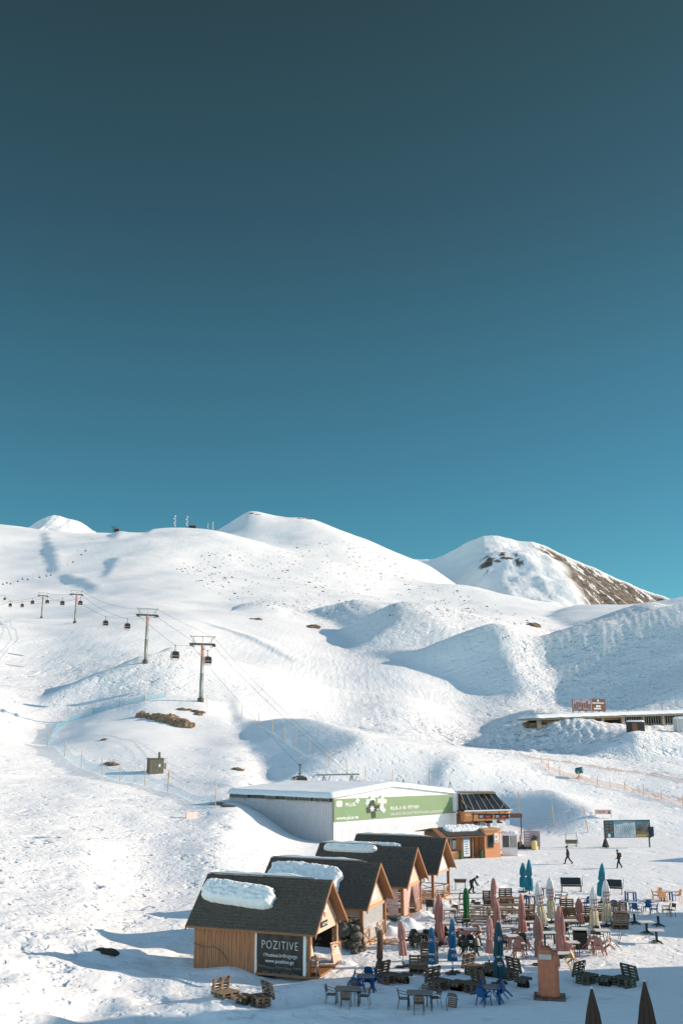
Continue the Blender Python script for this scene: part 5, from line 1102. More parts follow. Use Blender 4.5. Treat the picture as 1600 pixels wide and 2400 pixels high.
cv = thing('leg_cover', 'black tent shaped bag at the left leg of the map board', 'cover', flat(1419, 1986.5)); part('fabric', MB().lathe([(.45, 0), (.42, .15), (.2, .8), (.05, 1.05)], 8), BANNER, cv); part('tie', MB().lathe([(.16, .86), (.16, .93)], 8), DSTEEL, cv)
lp = thing('loudspeaker', 'blue black loudspeaker hanging at the right end of the map board', 'loudspeaker', flat(1529.5, 1988) + Vector((0, .25, 1.2))); part('case', MB().add([(-.18, -.2, 0), (.25, -.2, .1), (.25, .2, .1), (-.18, .2, 0), (-.28, -.2, 1.15), (.28, -.2, 1.2), (.28, .2, 1.2), (-.28, .2, 1.15)], [(0,3,2,1),(4,5,6,7),(0,1,5,4),(1,2,6,5),(2,3,7,6),(3,0,4,7)]), mat('blue_black', (.012, .03, .06), .5, .2), lp); part('bracket', MB().bar((-.5, 0, .05), (.2, 0, .15), .12), DSTEEL, lp)

# ================================================================== people
SKIN = mat('skin', (.45, .27, .19), .6, .05); JACK = mat('dark_jacket', (.035, .030, .028), .8, .3, 8); JACK2 = mat('olive_jacket', (.045, .045, .03), .8, .3, 8); TROU = mat('dark_trousers', (.022, .025, .03), .85, .2, 8); BOOT = mat('boots', (.012, .012, .013), .6, .2); HAIR = mat('dark_hair', (.02, .014, .01), .8, .2)
def person(label, loc, rz, J, jack, extra=None):
    """J: joint positions in metres, local +X is the walking direction."""
    E_ = [('pel', 'spi'), ('spi', 'che'), ('che', 'nec'), ('nec', 'chin'), ('chin', 'head'), ('head', 'top'), ('che', 'shL'), ('shL', 'elL'), ('elL', 'wrL'), ('wrL', 'haL'), ('che', 'shR'), ('shR', 'elR'), ('elR', 'wrR'), ('wrR', 'haR'),
          ('pel', 'hiL'), ('hiL', 'knL'), ('knL', 'anL'), ('anL', 'heL'), ('heL', 'toL'), ('pel', 'hiR'), ('hiR', 'knR'), ('knR', 'anR'), ('anR', 'heR'), ('heR', 'toR')]
    rad = dict(pel=(.17, .155), spi=(.175, .15), che=(.195, .16), nec=(.065, .065), chin=(.075, .08), head=(.095, .105), top=(.06, .07), sh=(.095, .095), el=(.072, .072), wr=(.042, .042), ha=(.045, .03), hi=(.12, .12), kn=(.092, .092), an=(.075, .075), he=(.055, .05), to=(.045, .04))
    reg = dict(pel=1, spi=0, che=0, nec=0, chin=2, head=2, top=2, sh=0, el=0, wr=0, ha=2, hi=1, kn=1, an=1, he=3, to=3)
    names = list(J); me = bpy.data.meshes.new('tmp'); me.from_pydata([J[n] for n in names], [(names.index(a), names.index(b)) for a, b in E_], [])
    o = bpy.data.objects.new('tmp', me); COL.objects.link(o); sk = o.modifiers.new('s', 'SKIN'); sk.use_smooth_shade = True
    if not me.skin_vertices: me.skin_vertices.new()
    for i, n in enumerate(names):
        k = n if n in rad else n[:2]; me.skin_vertices[0].data[i].radius = rad[k]; me.skin_vertices[0].data[i].use_root = (n == 'pel')
    sb_ = o.modifiers.new('u', 'SUBSURF'); sb_.levels = 1; sb_.render_levels = 1
    bpy.context.view_layer.update(); dg = bpy.context.evaluated_depsgraph_get(); m2 = bpy.data.meshes.new_from_object(o.evaluated_get(dg)); bpy.data.objects.remove(o)
    m2.materials.clear()
    for mm in (jack, TROU, SKIN, BOOT): m2.materials.append(mm)
    jp = [(Vector(J[n]), reg[n if n in reg else n[:2]]) for n in names]
    # sample along the bones so that regions split at the joints
    for a, b in E_:
        ra, rb = reg[a if a in reg else a[:2]], reg[b if b in reg else b[:2]]; 
        for f in (.25, .5, .75): jp.append((Vector(J[a]).lerp(Vector(J[b]), f), ra if f < .6 else rb))
    for p in m2.polygons:
        p.material_index = min(jp, key=lambda q: (q[0] - p.center).length)[1]; p.use_smooth = True
    t = thing('person', label, 'person', loc, rz); m2.name = 'body'; link('body', m2, t)
    hd = Vector(J['head']); fw = (Vector((1, 0, 0)))
    hm = MB().lathe([(.1, -.02), (.112, .04), (.10, .11), (.06, .155), (.01, .17)], 12, hd + Vector((-.015, 0, .0))); part('hat', hm, HAIR, t, True)
    part('face', MB().box(hd + Vector((.10, 0, -.02)), (.035, .03, .05)).box(hd + Vector((.088, .035, .02)), (.015, .025, .012)).box(hd + Vector((.088, -.035, .02)), (.015, .025, .012)).box(hd + Vector((.088, 0, -.075)), (.015, .05, .01)), SKIN, t)
    g = MB()
    for sd_, wr, ha in (('L', J['wrL'], J['haL']), ('R', J['wrR'], J['haR'])):
        a, d = Vector(ha), (Vector(ha) - Vector(wr)).normalized(); s_ = d.cross(Vector((0, 1, 0))).normalized()
        for k in range(4): g.tube([a + s_ * (.03 * (k - 1.5) / 1.5), a + s_ * (.034 * (k - 1.5) / 1.5) + d * (.07 + .012 * (k in (1, 2))), ], [.011, .008], 5)
        g.tube([a - d * .03 + s_ * .04, a + d * .03 + s_ * .065], [.012, .009], 5)
    part('fingers', g, SKIN, t)
    g = MB(); 
    part('jacket_hem', MB().tube([Vector(J['pel']) + Vector((0, 0, -.04)), Vector(J['spi'])], [.195, .18], 12), jack, t, True)
    if extra: extra(t)
    return t
def walk(s=1.0, arm=.18, bend=.1):
    return dict(pel=(0, 0, .93), spi=(.02, 0, 1.12), che=(.05, 0, 1.36), nec=(.08, 0, 1.50), chin=(.10, 0, 1.56), head=(.12, 0, 1.65), top=(.11, 0, 1.73),
     shL=(.05, .19, 1.42), elL=(-.08, .25, 1.16), wrL=(.06 + arm, .24, .98), haL=(.12 + arm, .23, .92), shR=(.05, -.19, 1.42), elR=(-.02, -.25, 1.15), wrR=(.02 - arm * .2, -.25, .90), haR=(.03 - arm * .2, -.25, .82),
     hiL=(.02, .10, .86), knL=(.26 * s, .10, .48), anL=(.36 * s, .10, .09), heL=(.33 * s, .10, .05), toL=(.56 * s, .10, .06), hiR=(-.02, -.10, .86), knR=(-.12 * s, -.10, .47), anR=(-.44 * s, -.10, .14), heR=(-.46 * s, -.10, .10), toR=(-.26 * s, -.10, .04))
def pack(t): part('backpack', MB().lathe([(.10, 0), (.15, .06), (.16, .3), (.12, .42), (.04, .46)], 10, (-.14, 0, 1.05)), CONCD, t, True)
person('person in dark jacket striding left across the far plaza, left one of the two walkers', flat(1331.5, 2026), R(176), walk(1.0, .08), JACK2)
person('person with a dark backpack walking left, right one of the two walkers', flat(1451, 2036), R(184), walk(.7, .28), JACK, pack)
Jb = dict(pel=(-.05, 0, .82), spi=(.06, 0, .98), che=(.24, 0, 1.14), nec=(.38, 0, 1.20), chin=(.44, 0, 1.22), head=(.52, 0, 1.26), top=(.58, 0, 1.31), shL=(.28, .19, 1.12), elL=(.36, .24, .84), wrL=(.44, .2, .62), haL=(.47, .2, .55), shR=(.28, -.19, 1.12), elR=(.40, -.22, .86), wrR=(.56, -.16, .68), haR=(.61, -.14, .62),
    hiL=(-.03, .1, .78), knL=(.14, .12, .46), anL=(.12, .12, .09), heL=(.09, .12, .05), toL=(.32, .12, .05), hiR=(-.05, -.1, .78), knR=(-.02, -.12, .44), anR=(-.26, -.12, .12), heR=(-.28, -.12, .08), toR=(-.08, -.12, .04))
person('person in dark clothes bending over by the brazier behind the green parasol', flat(1105, 2094), R(-8), Jb, JACK)
# ================================================================== cafe furniture
def col(name, c, **k): return mat(name, c, k.pop('rough', .5), k.pop('var', .1), k.pop('scale', 8), **k)
PINKF = col('dusty_pink_canvas', (.44, .21, .18), rough=.9, bump=.3); PINKF2 = col('faded_pink_canvas', (.50, .26, .225), rough=.9, bump=.3); BROWNF = col('brown_canvas', (.14, .075, .055), rough=.9, bump=.3)
TEALF = col('teal_canvas', (.02, .22, .29), rough=.8, bump=.3); BLUEF = col('blue_canvas', (.014, .12, .25), rough=.7, bump=.3); NAVYF = col('navy_teal_canvas', (.015, .07, .10), rough=.7, bump=.3)
GREENF = col('green_canvas', (.02, .15, .05), rough=.8, bump=.3); WHITEF = col('white_canvas', (.74, .72, .72), rough=.9, bump=.3); CREAMF = col('stained_canvas', (.62, .52, .36), rough=.9, var=.3, bump=.3)
POLEW = col('pale_pole', (.62, .62, .62)); BLUEP = col('blue_plastic', (.010, .080, .235), rough=.35); BLACKP = col('black_green_plastic', (.012, .020, .017), rough=.4); PINKP = col('dusty_pink_plastic', (.40, .19, .16), rough=.6)
ORANGEP = col('orange_plastic', (.85, .42, .18), rough=.5); TANP = col('tan_plastic', (.62, .44, .24), rough=.5); YELP = col('yellow_plastic', (.75, .42, .10), rough=.5); WHITEPL = col('white_plastic', (.72, .72, .72), rough=.5)
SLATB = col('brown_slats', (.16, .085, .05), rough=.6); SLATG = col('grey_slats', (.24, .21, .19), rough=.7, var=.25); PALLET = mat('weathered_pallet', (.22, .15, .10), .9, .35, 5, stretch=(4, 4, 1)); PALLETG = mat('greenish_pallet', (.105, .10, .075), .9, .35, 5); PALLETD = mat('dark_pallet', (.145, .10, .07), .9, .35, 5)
BEER = mat('beer_table_wood', (.21, .125, .075), .7, .25, 5); WTOP = col('pale_table_top', (.72, .68, .63), rough=.5); CHARC = col('charcoal_metal', (.03, .034, .034), rough=.5); LEGBLUE = col('blue_table_leg', (.02, .10, .30), rough=.4)
LOGOR, LOGOW, LOGOB = col('logo_red', (.55, .04, .05)), col('logo_white', (.8, .8, .8)), col('logo_blue', (.02, .10, .38)); SCRIPT = col('script_red', (.25, .09, .08))

# ------------------------------------------------------------------ closed parasols, 3 m tall
def parasol(fabric, low=None, style='plain', bottom=.75, fat=1.0, tie=1.45, seed=0):
    def mk():
        t = thing('closed_parasol', '', 'parasol')
        part('pole', MB().tube([(0, 0, 0), (0, 0, 3.0)], .028, 8), POLEW, t)
        part('base', MB().box((0, 0, .05), (.75, .12, .08)).box((0, 0, .055), (.12, .75, .08)).tube([(0, 0, .05), (0, 0, .35)], .045, 8).box((.22, .22, .05), (.28, .28, .07)).box((-.22, -.22, .05), (.28, .28, .07)), CHARC, t)
        zs = np.linspace(bottom, 2.96, 30)
        def rad(z):
            top = np.interp(z, [bottom, tie - .12, tie, tie + .15, 2.4, 2.85, 2.96], [.205 * fat, .165 * fat, .10 * fat, .165 * fat, .15 * fat, .115, .05]); return top
        def wob(a, i): z = zs[i]; amp = .30 * min(1, (2.98 - z) / .8) ; return 1 + amp * math.sin(8 * a + 1.2 * math.sin(z * 2.1 + seed)) * (1 + .4 * math.sin(3 * a + seed)) + .14 * math.sin(2 * a + z * 2.2 + seed)
        if low is None:
            cn_ = part('canopy', MB().lathe([(rad(z), z) for z in zs], 48, wob=wob), fabric, t, True)
        else:
            n1 = 13
            g = MB().lathe([(rad(z) * 1.0, z) for z in zs], 48, wob=wob); me = g.mesh('canopy', fabric, True); me.materials.append(low)
            for p in me.polygons:
                if p.center.z < tie + .1 + .12 * math.sin(p.center.x * 20): p.material_index = 1
            cn_ = link('canopy', me, t)
        part('tie_strap', MB().lathe([(.128 * fat, tie - .025), (.128 * fat, tie + .03)], 24), fabric if low is None else low, t)
        part('finial', MB().lathe([(.03, 2.95), (.045, 2.99), (.02, 3.06)], 8), POLEW, t)
        def disc(z, r, m, y, name='logo', w=1.0, x=0):
            return part(name, MB().tube([(x, y, z), (x, y - .012, z)], r, 16), m, cn_)
        if style == 'roundel':                         # round drink emblem, red over white over blue, with a name in white capitals
            for z, yy in ((2.2, -.165 * fat), (1.0, -.20 * fat)):
                disc(z, .115, LOGOW, yy); 
                part('logo', MB().prism([(-.1, z + .015), (-.05, z + .035), (.05, z + .01), (.1, z + .03), (.075, z + .075), (0, z + .10), (-.075, z + .075)], (yy - .022, yy - .013), 'y'), LOGOR, cn_)
                part('logo', MB().prism([(-.1, z - .03), (-.05, z - .01), (.05, z - .035), (.1, z - .015), (.075, z - .075), (0, z - .10), (-.075, z - .075)], (yy - .022, yy - .013), 'y'), LOGOB, cn_)
            letters(cn_, 'PEPSI', .13, (0, -.17 * fat, 1.3), (1, 0, 0), (0, 0, 1), LOGOW, align='CENTER', bold=.004)
        if style == 'script':
            for z in (2.15, 1.95, 1.7, 1.5):
                letters(cn_, 'Coca-Cola'[:6] if z > 1.8 else 'Cola', .16, (0, -.20 * fat, z), (1, .0, .12), (0, 0, 1), SCRIPT, align='CENTER', bold=.006)
        if style == 'smallred': disc(1.9, .07, LOGOR, -.20 * fat)
        return t
    return Kind(mk)
PK = dict(pink=parasol(PINKF), pink2=parasol(PINKF2, fat=.95, tie=1.7, seed=2), pink3=parasol(PINKF, bottom=.3, fat=1.2, tie=1.35, seed=4), brown=parasol(BROWNF, fat=.8, bottom=.55, tie=1.0, seed=1), brownpink=parasol(col('brown_pink_canvas', (.33, .17, .14), rough=.9, bump=.3), bottom=.45, fat=1.15, tie=1.5, seed=3),
          teal=parasol(TEALF, style='smallred', bottom=.5, fat=1.15, tie=1.6, seed=5), blue=parasol(BLUEF, style='roundel', bottom=.7, fat=.95, tie=1.35, seed=6), navy=parasol(NAVYF, style='roundel', bottom=.35, fat=1.15, tie=1.2, seed=7),
          green=parasol(GREENF, bottom=.6, fat=.95, tie=1.2, seed=8), white=parasol(WHITEF, CREAMF, 'script', bottom=.3, fat=1.25, tie=1.55, seed=9))
PARASOLS = [ # kind, base (column, row), top (column, row), label
 ('brown', 888.5, 2289, 890.6, 2178, 'dark brown closed parasol just right of the nearest hut, beside a pallet bench'),
 ('pink2', 946, 2267, 937.8, 2157.7, 'dusty pink closed parasol left of the heap of black chairs'),
 ('blue', 1013, 2287, 1010.5, 2172.8, 'blue closed parasol with a round emblem standing at the square pallet box'),
 ('pink3', 1031, 2216, 1027.8, 2094, 'broad dusty pink closed parasol behind the heap of black chairs'),
 ('blue', 1060.5, 2283, 1059.7, 2151, 'bright blue closed parasol with a round emblem, between the black chair heaps'),
 ('green', 1093.4, 2180, 1090.8, 2079.9, 'only green closed parasol, in front of the person bending over'),
 ('pink2', 1156, 2150, 1155.9, 2057, 'pink closed parasol standing farthest back of the pink ones'),
 ('pink', 1166, 2205, 1163.5, 2110.5, 'pink closed parasol rising behind the dark teal parasol'),
 ('pink2', 1145.7, 2263, 1147, 2148.8, 'dusty pink closed parasol directly left of the dark teal parasol'),
 ('navy', 1170, 2308, 1166, 2159, 'tall dark teal closed parasol with a pale emblem above the blue chairs'),
 ('pink', 1226, 2214, 1220, 2094, 'pink closed parasol directly in front of the pair of teal parasols'),
 ('teal', 1225.5, 2092, 1225, 2021.6, 'shorter left one of the two teal parasols standing together'),
 ('teal', 1240, 2103, 1239, 2013.6, 'taller right one of the two teal parasols standing together'),
 ('white', 1271, 2180, 1258, 2067, 'white closed parasol with stained skirt, leftmost of the white ones'),
 ('white', 1292.5, 2163, 1287, 2056, 'white closed parasol, second from the left of the white ones'),
 ('brownpink', 1266, 2262, 1257.7, 2143.5, 'brownish pink closed parasol partly behind the tan covered cabinet'),
 ('pink3', 1317, 2245, 1308.6, 2120.7, 'broad pink closed parasol just right of the tan covered cabinet'),
 ('brownpink', 1359, 2177, 1355.5, 2104.6, 'short brownish pink closed parasol over the black bar cabinet'),
 ('white', 1391.6, 2188, 1389.5, 2079, 'white closed parasol with a wide stained skirt, third from the left of the white ones'),
 ('teal', 1408, 2117, 1410.4, 2021.6, 'lone teal closed parasol half behind the rightmost white parasol'),
 ('white', 1421, 2172, 1417.9, 2061, 'rightmost white closed parasol, beside the sunlit pallet sofa')]
for (k, bx, by, tx, ty, lb_) in PARASOLS:
    g_ = flat(bx, by); u, t_ = ut(tx, ty); h = CH + t_ * g_.y; dx = u * g_.y - g_.x
    o = PK[k].put(g_, random.uniform(-.3, .3), lb_, 'closed parasols on the cafe terrace', tilt=Matrix.Rotation(math.atan2(dx, h), 3, 'Y'))
    o.scale = (1.12, 1.12, h / 3.03)
def nearp():
    t = thing('closed_parasol', '', 'parasol'); zs = np.linspace(.9, 3.05, 24)
    part('pole', MB().tube([(0, 0, 0), (0, 0, 3.05)], .03, 8), CHARC, t); part('base', MB().box((0, 0, .06), (.8, .8, .1)).tube([(0, 0, .1), (0, 0, .4)], .05, 8), CHARC, t)
    part('canopy', MB().lathe([(np.interp(z, [.9, 2.0, 2.98, 3.05], [.38, .245, .055, .035]), z) for z in zs], 64, wob=lambda a, i: 1 + .13 * math.sin(8 * a) * min(1, (3.06 - zs[i]) / .5) + .03 * math.sin(16 * a + i * .1)), mat('brown_weave', (.060, .036, .027), .9, .15, 14, bump=.3, bscale=60), t, True)
    part('finial', MB().lathe([(.05, 3.04), (.055, 3.09), (.03, 3.11)], 10), POLEW, t); return t
NP = Kind(nearp)
for (tx, ty, Y, lb_) in [(1385.7, 2314, 42.5, 'dark brown parasol cone cut by the bottom edge, left and lower of the two'), (1509, 2297, 43.3, 'dark brown parasol cone cut by the bottom edge, right and taller of the two')]:
    p = at(tx, ty, Y); o = NP.put(Vector((p.x, p.y, 0)), .3, lb_, 'brown parasols at the bottom edge'); o.scale = (1, 1, p.z / 3.11)

# ------------------------------------------------------------------ chairs
def plastic_chair(m, nm='plastic_chair'):
    def mk():
        t = thing(nm, '', 'chair')
        part('seat', MB().grid(lambda u, v: (-.2 + .44 * u, -.22 + .44 * v, .43 + .02 * math.cos(math.pi * (u - .6)) * -1 + .015 * abs(2 * v - 1)), 6, 6).box((.02, 0, .40), (.42, .42, .03)), m, t)
        def bk(u, v):
            w = .23 - .05 * max(0, v - .75) * 2.2; z = .42 + .43 * v * (1 - .12 * (2 * u - 1) ** 4 * v); return (-.2 - .10 * v - .05 * (1 - (2 * u - 1) ** 2), w * (2 * u - 1), z)
        g = MB().grid(bk, 10, 6); n = len(g.v); g.add([(x - .025, y, z) for x, y, z in g.v], [tuple(reversed(f)) for f in g.f]); part('backrest', g, m, t, True, fix=False)
        for sy in (-1, 1):
            part('armrest', MB().tube([(-.27, sy * .24, .64), (-.1, sy * .28, .66), (.2, sy * .27, .65), (.25, sy * .26, .60), (.24, sy * .25, .42)], .028, 6), m, t)
            part('leg', MB().tube([(.22, sy * .22, .43), (.27, sy * .27, 0)], [.034, .024], 6), m, t); part('leg', MB().tube([(-.2, sy * .21, .43), (-.30, sy * .26, 0)], [.034, .024], 6), m, t)
        return t
    return Kind(mk)
CH_ = dict(blue=plastic_chair(BLUEP), black=plastic_chair(BLACKP), pink=plastic_chair(PINKP), orange=plastic_chair(ORANGEP), tan=plastic_chair(TANP), yellow=plastic_chair(YELP), white=plastic_chair(WHITEPL))
def bistro():
    t = thing('bistro_chair', '', 'chair'); g = MB()
    for k in range(5): g.box((-.18 + .09 * k, 0, .45), (.07, .40, .02))
    part('seat', g, SLATB, t); g = MB()
    for k in range(4): g.box((-.235 - .02 * k, 0, .58 + .075 * k), (.02, .38, .06))
    part('backrest', g, SLATB, t); g = MB()
    for sy in (-1, 1): g.tube([(-.21, sy * .21, .45), (-.27, sy * .21, .78), (-.29, sy * .17, .86), (-.30, 0, .885)], .014, 6).bar((-.22, sy * .2, .44), (.22, sy * .2, .44), .022)
    part('frame', g, CHARC, t)
    for sy in (-1, 1):
        part('armrest', MB().tube([(-.26, sy * .21, .74), (-.05, sy * .26, .70), (.2, sy * .25, .64), (.27, sy * .23, .45), (.29, sy * .23, 0)], .015, 6), CHARC, t); part('leg', MB().tube([(-.20, sy * .2, .45), (-.29, sy * .22, 0)], .014, 6), CHARC, t)
    return t
BIS = Kind(bistro)
def folding():
    t = thing('folding_chair', '', 'chair'); part('seat', MB().box((0, 0, .45), (.4, .4, .03)), WTOP, t); g = MB()
    for k in range(4): g.box((-.24 - .03 * k, 0, .56 + .11 * k), (.02, .38, .05))
    part('backrest', g, WTOP, t); g = MB()
    for sy in (-1, 1): g.tube([(-.36, sy * .2, .95), (-.15, sy * .2, .42), (.24, sy * .2, 0)], .014, 5).tube([(.2, sy * .19, .45), (-.26, sy * .19, 0)], .014, 5)
    part('frame', g, CHARC, t); return t
FOL = Kind(folding)
def wood_chair():
    t = thing('cafe_chair', '', 'chair'); part('seat', MB().box((0, 0, .45), (.42, .42, .04)), BROWNW, t); part('backrest', MB().grid(lambda u, v: (-.22 - .1 * v - .03 * math.sin(math.pi * u), -.21 + .42 * u, .62 + .26 * v), 8, 3).box((-.26, 0, .74), (.02, .38, .2)), BROWNW, t)
    for sx, sy in ((1, 1), (1, -1), (-1, 1), (-1, -1)): part('leg', MB().bar((sx * .19, sy * .19, .44), (sx * .22, sy * .21, 0), .03), CHARC, t)
    part('back_frame', MB().bar((-.2, .2, .44), (-.33, .2, .88), .025).bar((-.2, -.2, .44), (-.33, -.2, .88), .025).bar((-.33, -.2, .88), (-.33, .2, .88), .025), CHARC, t); return t
WCH = Kind(wood_chair)
# ------------------------------------------------------------------ tables
def slat_table(lx, ly, m, leg, n=7, h=.74, name='table', legw=.035):
    def mk():
        t = thing(name, '', 'table'); g = MB()
        for k in range(n): g.box((0, -ly / 2 + ly * (k + .5) / n, h), (lx, ly / n - .012, .03))
        g.box((0, 0, h - .025), (lx * .9, ly * .9, .02)); part('table_top', g, m, t)
        for sx in (-1, 1):
            for sy in (-1, 1): part('leg', MB().bar((sx * (lx / 2 - .08), sy * (ly / 2 - .08), h - .02), (sx * (lx / 2 - .06), sy * (ly / 2 - .06), 0), legw), leg, t)
        [part('rail', MB().bar((-lx / 2 + .08, sy * (ly / 2 - .08), h - .06), (lx / 2 - .08, sy * (ly / 2 - .08), h - .06), .04), leg, t) for sy in (-1, 1)]; return t
    return Kind(mk)
TB = dict(bistro=slat_table(1.25, .8, SLATG, CHARC, 8), blue=slat_table(.85, .85, SLATG, BLUEP, 6, legw=.07), white=slat_table(.95, .8, WTOP, CHARC, 1), small=slat_table(.75, .75, WTOP, CHARC, 1, legw=.03), dark=slat_table(.95, .8, WTOP, BLACKP, 1, legw=.09), bluelegs=slat_table(.8, .8, WTOP, LEGBLUE, 1, legw=.10), blackplastic=slat_table(.85, .85, BLACKP, BLACKP, 1, legw=.07))
def pedestal():
    t = thing('pedestal_table', '', 'table'); part('table_top', MB().box((0, 0, .76), (.95, .75, .04)), WTOP, t); part('column', MB().tube([(0, 0, .06), (0, 0, .2), (0, 0, .75)], [.12, .085, .085], 10), BLACKP, t)
    for a in (45, 135, 225, 315): part('foot', MB().tube([(0, 0, .16), (.22 * math.cos(R(a)), .22 * math.sin(R(a)), .10), (.46 * math.cos(R(a)), .46 * math.sin(R(a)), .02)], [.07, .055, .03], 6), BLACKP, t)
    part('top_plate', MB().box((0, 0, .725), (.5, .5, .03)), BLACKP, t); return t
PED = Kind(pedestal)
def beer(lx, ly, h, nm, cat):
    def mk():
        t = thing(nm, '', cat); part('table_top' if h > .6 else 'seat', MB().box((0, -ly / 4, h), (lx, ly / 2 - .008, .035)).box((0, ly / 4, h), (lx, ly / 2 - .008, .035)).box((0, 0, h - .028), (lx * .95, ly * .5, .02)), BEER, t)
        for sx in (-1, 1): part('folding_leg', MB().bar((sx * lx * .36, -ly * .4, 0), (sx * lx * .36, -ly * .4, h), .035).bar((sx * lx * .36, ly * .4, 0), (sx * lx * .36, ly * .4, h), .035).bar((sx * lx * .36, -ly * .4, .2), (sx * lx * .36, ly * .4, .2), .03).bar((sx * lx * .36, 0, .2), (sx * lx * .12, 0, h), .025), CHARC, t)
        return t
    return Kind(mk)
BT, BB = beer(2.5, .6, .75, 'beer_table', 'table'), beer(2.5, .28, .46, 'beer_bench', 'bench')
# ------------------------------------------------------------------ pallet furniture
def pal(g, lx, ly, z, M=None, n=6):
    T = M if M is not None else Matrix.Identity(4)
    for k in range(n): g.box(T @ Vector((-lx / 2 + lx * (k + .5) / n, 0, z + .125)), (lx / n - .045, ly, .022), M=T.to_3x3().to_4x4())
    for y in (-ly / 2 + .05, 0, ly / 2 - .05):
        g.box(T @ Vector((0, y, z + .104)), (lx, .09, .02), M=T.to_3x3().to_4x4())
        for x in (-lx / 2 + .07, 0, lx / 2 - .07): g.box(T @ Vector((x, y, z + .055)), (.12, .09, .08), M=T.to_3x3().to_4x4())
        g.box(T @ Vector((0, y, z + .008)), (lx, .09, .018), M=T.to_3x3().to_4x4())
    return g
def pallet_bench(m, w=1.05):
    def mk():
        t = thing('pallet_bench', '', 'bench'); g = pal(MB(), .8, w, 0); pal(g, .8, w, .145); part('base', g, m, t); part('seat', pal(MB(), .8, w, .29), m, t)
        T = Matrix.Translation((-.42, 0, .62)) @ Matrix.Rotation(R(-76), 4, 'Y'); part('backrest', pal(MB(), .75, w, 0, T, 5), m, t); return t
    return Kind(mk)
def pallet_table(m, w=1.0):
    def mk():
        t = thing('pallet_table', '', 'table'); part('table_top', pal(MB(), .62, w, .28), m, t)
        for y in (-w / 2 + .14, w / 2 - .14): g = pal(MB(), .6, .25, 0); pal(g, .6, .25, .14); part('stand', g, m, t)
        return t
    return Kind(mk)
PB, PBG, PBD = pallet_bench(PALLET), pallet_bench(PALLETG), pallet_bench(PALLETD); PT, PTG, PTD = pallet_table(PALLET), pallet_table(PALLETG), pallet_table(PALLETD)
GP = 'pallet benches and tables'
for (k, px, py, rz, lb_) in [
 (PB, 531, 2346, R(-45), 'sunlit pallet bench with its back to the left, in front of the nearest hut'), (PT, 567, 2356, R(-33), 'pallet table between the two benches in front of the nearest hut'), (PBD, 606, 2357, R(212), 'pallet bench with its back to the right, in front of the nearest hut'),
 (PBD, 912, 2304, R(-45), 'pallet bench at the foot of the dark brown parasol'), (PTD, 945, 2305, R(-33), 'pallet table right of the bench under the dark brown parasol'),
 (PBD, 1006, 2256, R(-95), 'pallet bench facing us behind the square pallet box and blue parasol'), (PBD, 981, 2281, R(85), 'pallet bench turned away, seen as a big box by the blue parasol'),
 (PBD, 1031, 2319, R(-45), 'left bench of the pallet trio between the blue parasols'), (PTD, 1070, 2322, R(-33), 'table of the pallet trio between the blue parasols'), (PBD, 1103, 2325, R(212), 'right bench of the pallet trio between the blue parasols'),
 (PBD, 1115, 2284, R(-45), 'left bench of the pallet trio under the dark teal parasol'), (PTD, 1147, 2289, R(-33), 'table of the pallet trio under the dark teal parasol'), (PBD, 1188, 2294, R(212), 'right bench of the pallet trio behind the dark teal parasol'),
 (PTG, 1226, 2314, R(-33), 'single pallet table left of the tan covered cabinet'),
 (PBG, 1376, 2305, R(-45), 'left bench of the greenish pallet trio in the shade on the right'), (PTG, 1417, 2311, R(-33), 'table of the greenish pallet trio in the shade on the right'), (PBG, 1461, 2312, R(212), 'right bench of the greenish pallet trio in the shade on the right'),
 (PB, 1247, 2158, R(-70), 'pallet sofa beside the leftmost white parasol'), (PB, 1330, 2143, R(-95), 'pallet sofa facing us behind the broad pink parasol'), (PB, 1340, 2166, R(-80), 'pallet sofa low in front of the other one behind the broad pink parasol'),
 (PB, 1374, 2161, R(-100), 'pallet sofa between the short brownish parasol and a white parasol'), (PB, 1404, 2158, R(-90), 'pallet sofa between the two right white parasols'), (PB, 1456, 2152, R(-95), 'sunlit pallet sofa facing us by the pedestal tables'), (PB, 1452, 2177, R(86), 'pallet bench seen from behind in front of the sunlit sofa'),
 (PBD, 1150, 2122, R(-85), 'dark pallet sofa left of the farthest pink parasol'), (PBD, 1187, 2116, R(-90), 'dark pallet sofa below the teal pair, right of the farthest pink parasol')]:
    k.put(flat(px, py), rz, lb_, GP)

# ------------------------------------------------------------------ sets of tables and chairs
def side(a):
    return ['right', 'far right', 'far', 'far left', 'left', 'near left', 'near', 'near right'][int(((a % 360) + 22.5) // 45) % 8]
def cset(kind, px, py, chairs, colr, desc, tkey, tlabel, trz=0.0, grp=None, r=.72, tip=None):
    c = flat(px, py)
    if tkey: TB[tkey].put(c, trz, tlabel, 'cafe tables')
    for a in chairs:
        tp = False
        if isinstance(a, tuple): a, tp = a
        rr_ = r * (1.0 if not tp else .98); p = c + Vector((math.cos(R(a)) * rr_, math.sin(R(a)) * rr_, 0)); face_ = R(a + 180) + random.uniform(-.12, .12)
        tl = Matrix.Rotation(R(34), 3, 'Y') if tp else None
        if tp: p.z += .15
        kind.put(p, face_, f"{colr} chair{' tipped' if tp else ''} at {side(a)} of {desc}", grp or f'{colr} chairs on the terrace', tilt=tl)
cset(CH_['blue'], 857, 2324, [(180, 1), (20, 1), (75, 1), 235], 'blue plastic', 'blue table beside the nearest hut', 'blue', 'blue legged table hemmed in by four blue chairs right of the nearest hut', .1)
cset(CH_['blue'], 1153, 2351, [(160, 1), 228, (10, 1), (330, 1)], 'blue plastic', 'slatted table under dark teal parasol', 'blue', 'grey slatted table on blue legs under the dark teal parasol', -.1)
cset(BIS, 815, 2356, [172, 262, 348, 75], 'metal bistro', 'bistro table nearest the first hut', 'bistro', 'grey slatted bistro table nearest the first hut', -.12, r=.82)
